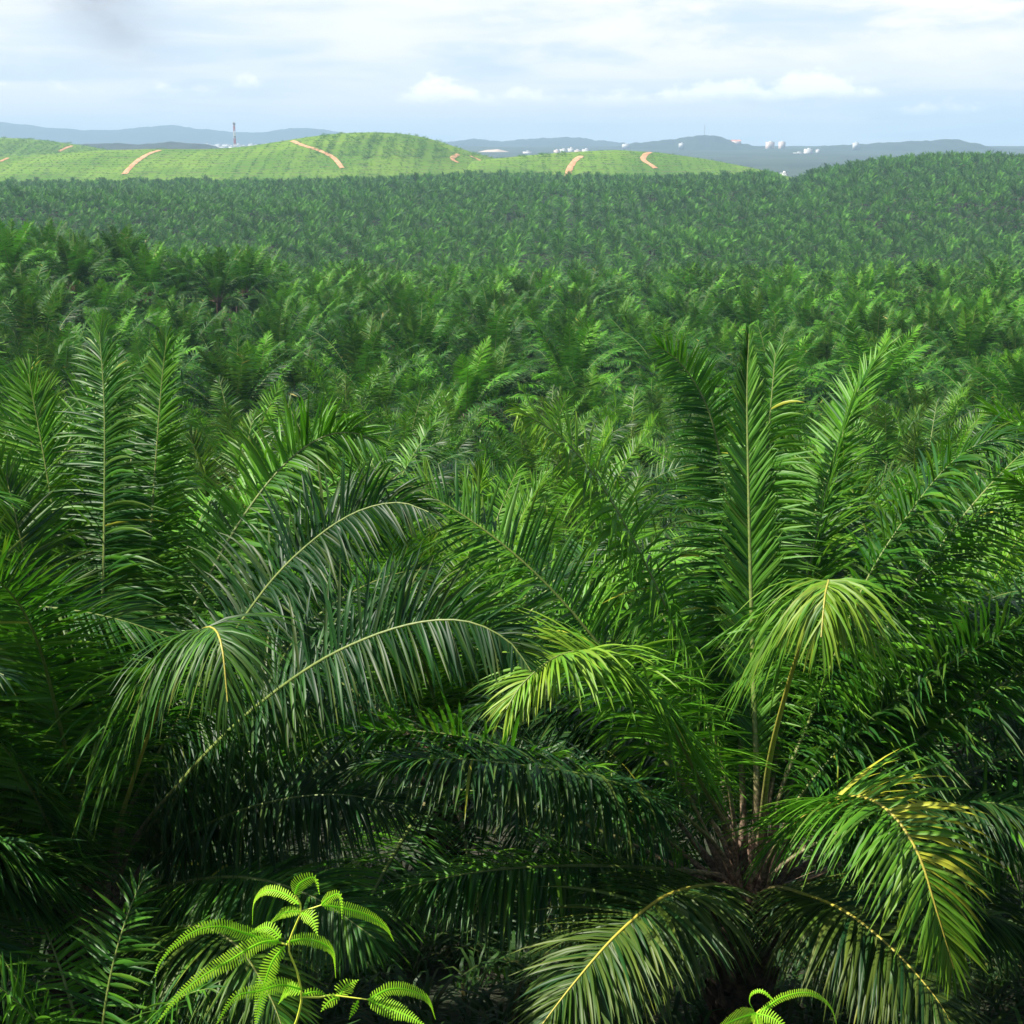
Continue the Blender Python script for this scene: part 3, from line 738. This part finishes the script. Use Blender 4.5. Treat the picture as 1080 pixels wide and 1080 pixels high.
B = [  # upper left fronds painted paler for sun, right and low ones darker for shade
 dict(p=[(104, 890, 14.6), (106, 780, 15.1), (108, 660, 15.6), (110, 540, 16.1), (110, 430, 16.5), (105, 350, 16.8)], droop=.36, roll=(-26, -30), plum=(16, -2), lit_tone=.42, ang=(80, 34), Lmax=.98, nleaf=220),
 dict(p=[(126, 880, 14.8), (142, 740, 15.6), (156, 600, 16.3), (164, 490, 16.8), (170, 410, 17.1), (176, 355, 17.2)], droop=.2, roll=(0, -14), plum=(16, 0), lit_tone=-.15, ang=(76, 34), Lmax=.75),
 dict(p=[(92, 900, 14.2), (78, 830, 14.0), (62, 760, 13.7), (44, 690, 13.4), (22, 640, 13.1), (-10, 606, 12.8), (-50, 590, 12.4)], droop=.25, roll=(0, 16), plum=(22, -6), lit_tone=-.05),
 dict(p=[(134, 900, 14.2), (186, 830, 14.1), (240, 772, 14.0), (300, 722, 13.8), (360, 685, 13.6), (430, 659, 13.4), (490, 655, 13.2), (536, 676, 13.0), (560, 708, 12.8)], droop=.55, roll=(12, 62), plum=(16, -10), lit_tone=-.08, ang=(74, 36), Lmax=1.05, label='long dark frond arching over to the right with hanging leaflets'),
 dict(p=[(128, 880, 14.6), (170, 790, 14.9), (225, 700, 15.1), (282, 618, 15.2), (330, 570, 15.2), (376, 540, 15.1), (420, 530, 14.9), (452, 540, 14.6)], droop=.55, roll=(5, 45), plum=(24, -8), lit_tone=-.22),
 dict(p=[(124, 860, 14.9), (160, 740, 15.6), (204, 640, 16.1), (252, 552, 16.5), (298, 492, 16.7), (340, 461, 16.7), (376, 457, 16.5), (402, 470, 16.3)], droop=.45, roll=(0, 40), plum=(30, -6), lit_tone=.14, kink=.2),
 dict(p=[(118, 900, 14.0), (138, 830, 13.6), (162, 760, 13.2), (188, 698, 12.9), (208, 668, 12.6), (224, 662, 12.2), (234, 682, 11.8), (240, 740, 11.5)], droop=1.6, roll=(0, 0), plum=(16, -4), lit_tone=.20, s0=.42, Lmax=1.35, nleaf=150, ribdry=.5, label='drooping frond curled over in front of the crown', ang=(62, 26), yellow_tip=.1),
 dict(p=[(90, 880, 14.8), (70, 760, 15.4), (44, 640, 16.0), (12, 540, 16.4), (-30, 470, 16.6)], droop=.25, roll=(-10, -20), plum=(26, 0), lit_tone=.42),
 dict(p=[(96, 870, 15.0), (84, 740, 15.8), (66, 600, 16.5), (46, 480, 17.0), (30, 395, 17.3)], droop=.2, roll=(-15, -30), plum=(24, 0), lit_tone=.55),
 dict(p=[(84, 930, 14.1), (62, 890, 13.9), (36, 838, 13.6), (6, 790, 13.3), (-40, 750, 12.9)], droop=.35, plum=(16, -10), lit_tone=-.1),
 dict(p=[(70, 972, 13.7), (50, 934, 13.3), (22, 906, 12.9), (-14, 886, 12.5), (-60, 880, 12.1)], droop=.55, plum=(16, -14), lit_tone=-.2, s0=.42, base_w=.20),
 dict(p=[(62, 980, 13.6), (36, 950, 13.2), (4, 926, 12.8), (-40, 912, 12.3)], droop=.6, plum=(10, -16), lit_tone=-.2, s0=.42, base_w=.20),
 dict(p=[(140, 930, 14.3), (200, 880, 14.3), (270, 850, 14.2), (350, 838, 14.0), (430, 850, 13.8)], droop=.75, roll=(0, 10), plum=(18, -16), lit_tone=-.25),
 dict(p=[(140, 950, 14.0), (196, 930, 13.7), (262, 926, 13.3), (330, 946, 12.9), (396, 990, 12.5)], droop=.75, roll=(0, 10), plum=(10, -16), lit_tone=-.15),
 dict(p=[(128, 985, 13.7), (168, 980, 13.2), (214, 978, 12.7), (252, 1000, 12.3), (284, 1050, 11.9), (300, 1090, 11.6)], droop=.65, plum=(14, -14), lit_tone=.0, dry=.08),
 dict(p=[(136, 900, 14.7), (196, 840, 15.0), (270, 790, 15.2), (350, 775, 15.3), (420, 790, 15.2)], droop=.7, roll=(0, 15), plum=(22, -12), lit_tone=-.25),
]
hero_palm(790, 938, 15.0, 'oil_palm', 'big dark green oil palm at the right front with a tall upright central frond', A, 11, 2.0,
          [(70, 3, 6.6), (112, 4, 6.6), (40, 5, 6.6), (150, 5, 6.5), (95, 6, 6.5), (20, 4, 6.5), (165, 3, 6.5), (4, 4, 6.7), (30, 3, 6.7), (-10, 6, 6.5), (12, 6, 6.6), (186, 5, 6.5), (172, 7, 6.3)])
hero_palm(98, 985, 14.2, 'oil_palm', 'big oil palm at the left front with long fronds arching to the right', B, 12, 2.0,
          [(75, 3, 6.6), (115, 4, 6.6), (150, 3, 6.6), (40, 4, 6.5), (95, 6, 6.4), (170, 5, 6.4), (195, 6, 6.3), (130, 1, 6.5), (180, 2, 6.5), (210, 3, 6.4), (160, 1, 6.4), (100, 2, 6.6)])

# ---- other near palms: every frond its own mesh part, shared between copies
LODF = {}
def class_meshes(lod, n, Ls, seed, mat):
    rng = np.random.default_rng(seed); out = []
    for k in range(len(CLASSES)):
        row = []
        for j in range(n):
            L, Rb = make_class(k, rng, lod, Ls)
            if lod == 0: row.append((L.mesh('frond', mat), Rb.mesh('midrib', M_RIB)))
            else:
                L2 = MB(); merge(L2, L); merge(L2, Rb, mi=1)
                row.append((L2.mesh('frond', [mat, M_RIB]), None))
        out.append(row)
    return out
def crown_plan(rng, n, top=None):
    plan = []
    for i in range(n):
        fr = (i + .5) / n
        k = int(np.clip(fr ** .95 * (len(CLASSES) - (2 if n < 29 else 0)) + rng.normal(0, .4), 0, len(CLASSES) - 1))
        plan.append((k, i * 2.39996 + rng.normal(0, .15), rng.normal(0, .05), rng.uniform(.92, 1.06)))
    return plan
F0 = class_meshes(0, 1, 6.5, 21, M_LEAF)
F1 = class_meshes(1, 2, 6.4, 22, M_LEAF)
_rt = np.random.default_rng(3)
TRUNKS = [trunk_mb(hh, .33, _rt, True).mesh('trunk', M_BARK) for hh in (3.0, 4.2)]
TR_H = (3.0, 4.2)
def palm_parts(x, y, rng, lib, nf, label, group, sc=1.0):
    gz = float(ground_z(x, y)); k = int(rng.integers(2))
    root = empty('oil_palm', (x, y, gz), rng.uniform(0, 6.28)); root.scale = (sc,) * 3
    link('trunk', TRUNKS[k], root)
    for (c, az, tl, s) in crown_plan(rng, nf):
        L, Rb = lib[c][int(rng.integers(len(lib[c])))]
        fo = link('frond', L, root)
        fo.location = (0, 0, TR_H[k] - .1); fo.rotation_euler = (0, tl, az); fo.scale = (s, s, s)
        if Rb is not None: link('midrib', Rb, fo)
    tag(root, label, 'oil palm', group)
    return root
rng = np.random.default_rng(77)
near = [(470, 22.5, 'oil palm seen in the gap between the two big front palms, yellow-green arching fronds'),
        (-30, 22.0, 'oil palm at the left edge just behind the big left front palm'),
        (985, 22.5, 'oil palm just behind the big right front palm, at its right shoulder'),
        (1400, 16.5, 'oil palm beyond the right edge whose fronds reach into the picture')]
near.append((-430, 15.0, 'oil palm beyond the left edge whose fronds reach into the picture'))  # row neighbour outside the frame, added to shade the low foreground
for px, Y, lb in near:
    x = (px - 540) / F * Y * 1.03
    palm_parts(x, Y, rng, F0, 34, lb, None)

# ---- the plantation: triangular rows
SP = 9.3
AX = 0.046
ca = math.cos(math.atan(AX)); sa = math.sin(math.atan(AX))
pts = []
rg = np.random.default_rng(9)
for j in range(-260, 261):
    for i in range(0, 175):
        a = j * SP * .866; b = 20 + i * SP + (SP / 2 if j % 2 else 0)
        x = a * ca + b * sa + rg.normal(0, 1.1); y = b * ca - a * sa + rg.normal(0, 1.1)
        if y < 29 or y > 1270: continue
        if abs(x) > 0.40 * y + 14: continue
        if 610 < y < 1010 and abs(x - .0405 * y) < 2.6: continue
        if rg.random() < .015: continue
        pts.append((x, y))
pts = np.array(pts)
D = np.hypot(pts[:, 0], pts[:, 1])
infr = np.abs(pts[:, 0]) < .364 * pts[:, 1] + 4
order = np.argsort(D + np.where(infr, 0, 1e5))
N_NEAR, N_THING = 44, 292
first = order[:N_NEAR]; mid = order[N_NEAR:N_THING]; rest = order[N_THING:]
rest = np.concatenate([rest])
for i in first:
    palm_parts(pts[i, 0], pts[i, 1], rng, F1, 30, 'oil palm in the first rows behind the foreground palms, its separate fronds readable', 'oil palms in the first rows behind the front', sc=rng.uniform(.95, 1.18))
def crown_mb(rng, lod, nf, Ls):
    mb = MB()
    for (c, az, tl, s) in crown_plan(rng, nf):
        L, Rb = make_class(c, rng, lod, Ls)
        merge(mb, L, az, tl, s); merge(mb, Rb, az, tl, s, mi=1)
    return mb
_rc = np.random.default_rng(31)
CROWN2 = [crown_mb(_rc, 2, 24, 6.2).mesh('crown', [M_FAR, M_RIB]) for _ in range(8)]
PLAINTRUNK = trunk_mb(4.8, .30, _rc, False).mesh('trunk', M_BARK)
for i in mid:
    x, y = pts[i]
    rise = math.hypot((x + 78) / 60, (y - 190) / 60) < 1.0
    root = empty('oil_palm', (x, y, float(ground_z(x, y))), rng.uniform(0, 6.28)); s = float(np.clip(rng.normal(1.10, .13), .8, 1.4)); root.scale = (s, s, s * rng.uniform(.80, 1.16))
    link('trunk', PLAINTRUNK, root)
    co = link('crown', CROWN2[int(rng.integers(8))], root); co.location = (0, 0, 4.7)
    if rise: tag(root, 'oil palm standing on the low rise at the left of the plantation', 'oil palm', 'oil palms on the left rise')
    else: tag(root, 'oil palm in the dense middle rows sloping down into the valley', 'oil palm', 'oil palms in the middle rows')

# ---- the far plantation reads as one mass
def hidden_collection(name, meshes):
    col = bpy.data.collections.new(name)
    for m in meshes:
        o = bpy.data.objects.new(m.name, m); col.objects.link(o)
    return col
def scatter(name, P, rz, sc, idx, col):
    me = bpy.data.meshes.new(name)
    me.vertices.add(len(P)); me.vertices.foreach_set('co', np.asarray(P, np.float32).ravel())
    rot = np.zeros((len(P), 3), np.float32); rot[:, 2] = rz
    a = me.attributes.new('rot', 'FLOAT_VECTOR', 'POINT'); a.data.foreach_set('vector', rot.ravel())
    a = me.attributes.new('scl', 'FLOAT_VECTOR', 'POINT'); a.data.foreach_set('vector', np.asarray(sc, np.float32).ravel())
    a = me.attributes.new('idx', 'INT', 'POINT'); a.data.foreach_set('value', np.asarray(idx, np.int32))
    me.update()
    o = link(name, me)
    ng = bpy.data.node_groups.new(name, 'GeometryNodeTree')
    ng.interface.new_socket('Geometry', in_out='INPUT', socket_type='NodeSocketGeometry')
    ng.interface.new_socket('Geometry', in_out='OUTPUT', socket_type='NodeSocketGeometry')
    gi = ng.nodes.new('NodeGroupInput'); go = ng.nodes.new('NodeGroupOutput')
    ip = ng.nodes.new('GeometryNodeInstanceOnPoints'); ci = ng.nodes.new('GeometryNodeCollectionInfo')
    ci.inputs['Collection'].default_value = col; ci.inputs['Separate Children'].default_value = True; ci.inputs['Reset Children'].default_value = True
    ip.inputs['Pick Instance'].default_value = True
    def attr(nm, dt):
        n = ng.nodes.new('GeometryNodeInputNamedAttribute'); n.data_type = dt; n.inputs['Name'].default_value = nm
        return n.outputs['Attribute']
    L = ng.links
    L.new(gi.outputs[0], ip.inputs['Points']); L.new(ci.outputs[0], ip.inputs['Instance'])
    L.new(attr('idx', 'INT'), ip.inputs['Instance Index'])
    L.new(attr('rot', 'FLOAT_VECTOR'), ip.inputs['Rotation']); L.new(attr('scl', 'FLOAT_VECTOR'), ip.inputs['Scale'])
    L.new(ip.outputs[0], go.inputs[0])
    md = o.modifiers.new('scatter', 'NODES'); md.node_group = ng
    return o
_rf = np.random.default_rng(41)
far_meshes = []
for q in range(8):
    mb = crown_mb(_rf, 3, 21, 5.9)
    t_ = trunk_mb(4.8, .30, _rf, False)
    m2 = MB()
    for v, f, t, mi in zip(mb.v, mb.f, mb.t, mb.mi):
        m2.add(v + np.array([0, 0, 4.7]), f - f.min(), t, int(mi[0]))
    merge(m2, t_, mi=2)
    far_meshes.append(m2.mesh('far_palm', [M_FAR, M_RIB, M_BARK]))
PR = pts[rest]
n = len(PR)
s = np.clip(rg.normal(1.04, .12, n), .75, 1.35)
o = scatter('oil_palms', np.column_stack([PR, ground_z(PR[:, 0], PR[:, 1])]), rg.uniform(0, 6.28, n), np.column_stack([s, s, s * rg.uniform(.8, 1.18, n)]), rg.integers(0, 8, n), hidden_collection('far_palms', far_meshes))
tag(o, 'far mass of mature oil palms filling the valley up to the dark ridge', 'palms', kind='stuff')
print('palms', len(pts), 'stuff', n, 'nearest/farthest single', D[first].max(), D[mid].max())

# ---- young palms in contour rows on the bright hills
def young_mesh(rng):
    mb = MB()
    for i in range(11):
        path, N0 = para_path(rng.uniform(15, 75), rng.uniform(30, 60), rng.uniform(1.7, 2.4), r0=.05, n=6)
        L, Rb = frond(path, N0, rng, nleaf=6, nseg=1, Lmax=.65, wid=.30, droop=.3, fold=False, M=5, kink=0, base_w=.05, rib_r=(.03, .01))
        merge(mb, L, i * 2.4)
    return mb.mesh('young_palm', M_YOUNG)
_ry = np.random.default_rng(51)
ycol = hidden_collection('young_palms', [young_mesh(_ry) for _ in range(5)])
YP = []
for h in HILLS:
    xs = np.arange(h.xs[0] + 20, h.xs[-1] - 20, 6.5)
    ys = np.arange(h.Yc - h.front, h.Yc + 90, 1.0)
    for r_i, x in enumerate(np.repeat(xs, 2)):
        x = x + _ry.uniform(-6.5, 6.5)
        z = h.h(np.full(len(ys), x), ys); lev = np.floor(z / 2.0)
        ch = np.nonzero(np.diff(lev) != 0)[0]
        for c in ch:
            if _ry.random() < .2: continue
            px_, py_ = x + _ry.normal(0, .8), ys[c] + _ry.normal(0, .5)
            hz = float(h.h(px_, py_))
            if abs(px_) > .40 * py_: continue
            if hz < float(land_z(px_, py_)) - .05 or hz < -36: continue
            YP.append((px_, py_, hz - .05))
YP = np.array(YP)
s = _ry.uniform(.7, 1.2, len(YP))
older = ((YP[:, 0] > -205) & (YP[:, 2] > -8) & (YP[:, 1] < 1800) & (YP[:, 0] < 60)) | (YP[:, 1] > 1850)
s = np.where(older, s * 1.6, s * .85)
o = scatter('young_oil_palms', YP, _ry.uniform(0, 6.28, len(YP)), np.column_stack([s, s, s]), _ry.integers(0, 5, len(YP)), ycol)
tag(o, 'rows of small young oil palms along the contours of the bright green hills', 'palms', kind='stuff')
print('young palms', len(YP))

# ---- undergrowth on the near bank
def undergrowth():
    rng = np.random.default_rng(61); mb = MB()
    for _ in range(2600):
        x = rng.uniform(-11, 12); y = rng.uniform(6.5, 26); z = float(ground_z(x, y))
        n = int(rng.integers(5, 10)); H = rng.uniform(.15, .55) if y < 7 else rng.uniform(.25, .9)
        for k in range(n):
            a = rng.uniform(0, 6.28); d = np.array([math.cos(a), math.sin(a), 0]); wv = np.array([-d[1], d[0], 0]) * rng.uniform(.012, .035)
            ln = H * rng.uniform(.6, 1.2); p = np.array([x, y, z - .03]) + d * rng.uniform(0, .12)
            q1 = p + d * ln * .22 + np.array([0, 0, ln * .6]); q2 = p + d * ln * .6 + np.array([0, 0, ln * .8]); q3 = p + d * ln * 1.0 + np.array([0, 0, ln * .62])
            t = np.zeros((8, 4)); t[:, 0] = rng.random(); t[:, 1] = max(0, rng.normal(-.1, .2))
            mb.add([p - wv * .6, p + wv * .6, q1 - wv, q1 + wv, q2 - wv * .8, q2 + wv * .8, q3 - wv * .1, q3 + wv * .1], [[0, 1, 3, 2], [2, 3, 5, 4], [4, 5, 7, 6]], t)
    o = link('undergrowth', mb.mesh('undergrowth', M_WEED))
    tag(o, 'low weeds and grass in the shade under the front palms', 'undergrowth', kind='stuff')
undergrowth()

# ---- small self-sown palm in front of the left palm
def small_palm():
    Y = 11.6; x = at(92, 1060, Y)[0]; gz = float(ground_z(x, Y)); rng = np.random.default_rng(71)
    root = empty('young_oil_palm', (x, Y, gz))
    mb = MB(); P = np.column_stack([np.zeros(5), np.zeros(5), np.linspace(-.2, .5, 5)]); mb.tube(P, [.16, .16, .14, .11, .08], 8, np.zeros((5, 4)), 1, np.tile([0, 1.0, 0], (5, 1)))
    link('trunk', mb.mesh('trunk', M_BARK), root)
    top = at(128, 918, Y)[2] - gz
    for k in range(15):
        th = 6 + 78 * (k / 14) ** .8
        path, N0 = para_path(th, 40 + 25 * k / 14, (top - .3) * (.88 if k else .9), r0=.06, curve=rng.uniform(-.1, .1))
        L, Rb = frond(path, N0, rng, nleaf=46, nseg=4, Lmax=.55, wid=.042, droop=.25 + .03 * k, lit_tone=.2 - .03 * k, base_w=.05, rib_r=(.025, .005), s0=.22)
        fo = link('frond', L.mesh('frond', M_LEAF), root); fo.location = (0, 0, .3); fo.rotation_euler = (0, 0, 1.2 + k * 2.39996)
        link('midrib', Rb.mesh('midrib', M_RIB), fo)
    tag(root, 'small young oil palm in the dark at the lower left corner', 'oil palm')
small_palm()

# ------------------------------------------------------------------ ferns in front
def pinna(path, hwm, N0, rng, step=.0052):
    """a fern leaflet cut into many narrow lobes along its midrib"""
    P, L = spline(path, 60)
    T = unit(np.gradient(P, axis=0)); N = transport(T, N0); S = np.cross(T, N)
    s = np.linspace(0, 1, 60); mb = MB()
    n = max(8, int(L / step))
    tone = rng.uniform(.2, .8)
    for side in (-1, 1):
        si = np.linspace(.03, .995, n)
        f = si * 59; i0 = np.minimum(f.astype(int), 58); fr = (f - i0)[:, None]
        p = P[i0] * (1 - fr) + P[i0 + 1] * fr; t = T[i0]; nn = N[i0]; sd = S[i0] * side
        hl = hwm * np.interp(si, [0, .06, .25, .45, .7, .88, 1], [.35, .7, 1, .92, .55, .22, .08]) * rng.uniform(.9, 1.06, n)
        d = unit(sd + t * .28 + nn * .12); wv = t * (L / n * .31)
        rows = []
        for q, ww, dz in ((0, 1.12, 0), (.35, .92, .02), (.75, .82, -.03), (1.0, .34, -.10)):
            c = p + d * (hl * q)[:, None] + nn * (hl * (dz))[:, None]
            rows.append(np.stack([c - wv * ww, c + nn * (L / n * .10), c + wv * ww], 1))
        V = np.stack(rows, 1); b0 = (np.arange(n) * 12)[:, None, None]; jj = (np.arange(3) * 3)[None, :, None]; cc = np.arange(2)[None, None]
        a = b0 + jj + cc
        fa = np.stack([a, a + 1, a + 4, a + 3], -1).reshape(-1, 4)
        t4 = np.zeros((n, 4, 3, 4)); t4[..., 0] = np.clip(tone + rng.normal(0, .08, n), 0, 1)[:, None, None]; t4[..., 1] = np.clip(rng.normal(-.05, .06, n), 0, 1)[:, None, None]
        mb.add(V.reshape(-1, 3), fa, t4.reshape(-1, 4))
    rib = MB(); rib.tube(P, np.interp(s, [0, 1], [.0022, .0004]), 5, np.zeros((60, 4)))
    return mb, rib
def fern(Y, ox, oy, k, stems, pinnae, label, foot, seed):
    rng = np.random.default_rng(seed)
    W = lambda c, dy=0.0: at(ox + c[0] / k, oy + c[1] / k, Y + dy)
    ft = np.array([foot[0], foot[1], float(ground_z(*foot)) - .02])
    root = empty('fern', ft)
    px = (Y * 1.05) / F
    st = MB()
    for j, (line, r0, r1) in enumerate(stems):
        q = [W(c) - ft for c in line]
        if j == 0: q = [np.zeros(3), (q[0]) * .55 + np.array([0, .0, -.02])] + q
        P, L = spline(q, 40); st.tube(P, np.linspace(r0, r1, 40), 6, np.zeros((40, 4)))
    link('stem', st.mesh('stem', M_STEM), root)
    for line, hw, tip in pinnae:
        m = len(line)
        q = [W(c, tip * (i / (m - 1)) ** 1.0) - ft for i, c in enumerate(line)]
        mb, rib = pinna(q, hw * .76 / k * px, np.array([.1, -.75, .62]), rng)
        p = link('pinna', mb.mesh('pinna', M_FERN), root)
        link('midrib', rib.mesh('midrib', M_FERN), p)
    tag(root, label, 'fern')
fern(2.5, 150, 900, 3.273,
     [([(505, 680), (530, 589), (550, 500), (535, 410), (505, 330), (520, 270), (550, 200), (545, 170), (527, 140)], .0042, .0016),
      ([(550, 200), (585, 190), (620, 178)], .0018, .0013), ([(550, 495), (610, 497), (650, 490), (715, 497), (780, 505)], .0022, .0013), ([(500, 315), (480, 310), (400, 290)], .0024, .0018)],
     [([(480, 310), (400, 290), (330, 268), (270, 252), (190, 265), (110, 320), (60, 380), (45, 425)], 40, -.12),
      ([(470, 300), (400, 312), (300, 370), (200, 430), (120, 500), (50, 589)], 48, -.16),
      ([(492, 320), (450, 372), (422, 450), (402, 540), (388, 620)], 52, -.06),
      ([(500, 305), (560, 296), (620, 310), (658, 345), (668, 430)], 40, .10),
      ([(547, 200), (490, 205), (435, 245)], 32, .06), ([(550, 205), (585, 225), (605, 282)], 42, -.05),
      ([(540, 175), (490, 140), (430, 128), (388, 165), (380, 245)], 32, .08),
      ([(527, 140), (545, 102), (595, 84), (612, 140)], 44, -.04),
      ([(620, 178), (700, 190), (780, 215), (840, 255), (868, 302)], 36, .10), ([(620, 175), (650, 150), (684, 146), (690, 225)], 28, -.05),
      ([(550, 470), (480, 455), (400, 475), (320, 497), (255, 592)], 42, -.10),
      ([(680, 495), (700, 462), (745, 438)], 52, .05), ([(780, 505), (850, 470), (920, 472), (985, 505), (1012, 572)], 40, .10),
      ([(780, 505), (850, 535), (920, 562), (985, 600)], 50, -.06), ([(680, 495), (645, 512), (618, 545)], 36, -.03), ([(745, 510), (730, 540), (715, 572)], 20, 0),
      ([(478, 292), (440, 258), (400, 262), (372, 275)], 36, .05), ([(548, 480), (505, 470), (470, 520)], 40, .04), ([(550, 488), (600, 478), (640, 492)], 24, .02)],
     'bright lime green fern with forked fronds and a yellow stalk at the lower left', (-.42, 2.35), 81)
fern(2.6, 740, 1020, 6.75,
     [([(350, 560), (370, 420), (395, 325)], .0036, .0016), ([(395, 325), (400, 318), (420, 300)], .0016, .0012)],
     [([(400, 330), (470, 282), (560, 222), (680, 186), (780, 188), (870, 235), (930, 310), (962, 415)], 48, .10),
      ([(500, 228), (450, 182), (400, 170), (352, 196), (342, 250), (372, 308)], 28, .04),
      ([(385, 330), (300, 352), (200, 392), (90, 450)], 95, -.12), ([(390, 330), (480, 352), (560, 400), (610, 480)], 80, -.05), ([(388, 335), (400, 400), (420, 480), (430, 600)], 80, -.16)],
     'small lime green fern tip curling up at the bottom right of the middle', (.46, 2.45), 82)

# ------------------------------------------------------------------ haze
def haze():
    m, nt, out = new_mat('haze')
    v = nt.node('ShaderNodeVolumePrincipled')
    nt.put(v.inputs['Color'], (0.52, 0.77, 1.0, 1)); nt.put(v.inputs['Density'], HAZE_DENSITY); nt.put(v.inputs['Anisotropy'], 0.0)
    nt.l.new(v.outputs[0], out.inputs['Volume'])
    mb = MB(); x = 11800; y0, y1 = -420, 12600; z0, z1 = -75, 212
    mb.box((0, (y0 + y1) / 2, (z0 + z1) / 2), (2 * x, y1 - y0, z1 - z0))
    tag(link('haze', mb.mesh('haze', m, False)), 'thin blue haze between the palms and the far hills', 'haze', kind='stuff')
HAZE_DENSITY = 0.000135
haze()
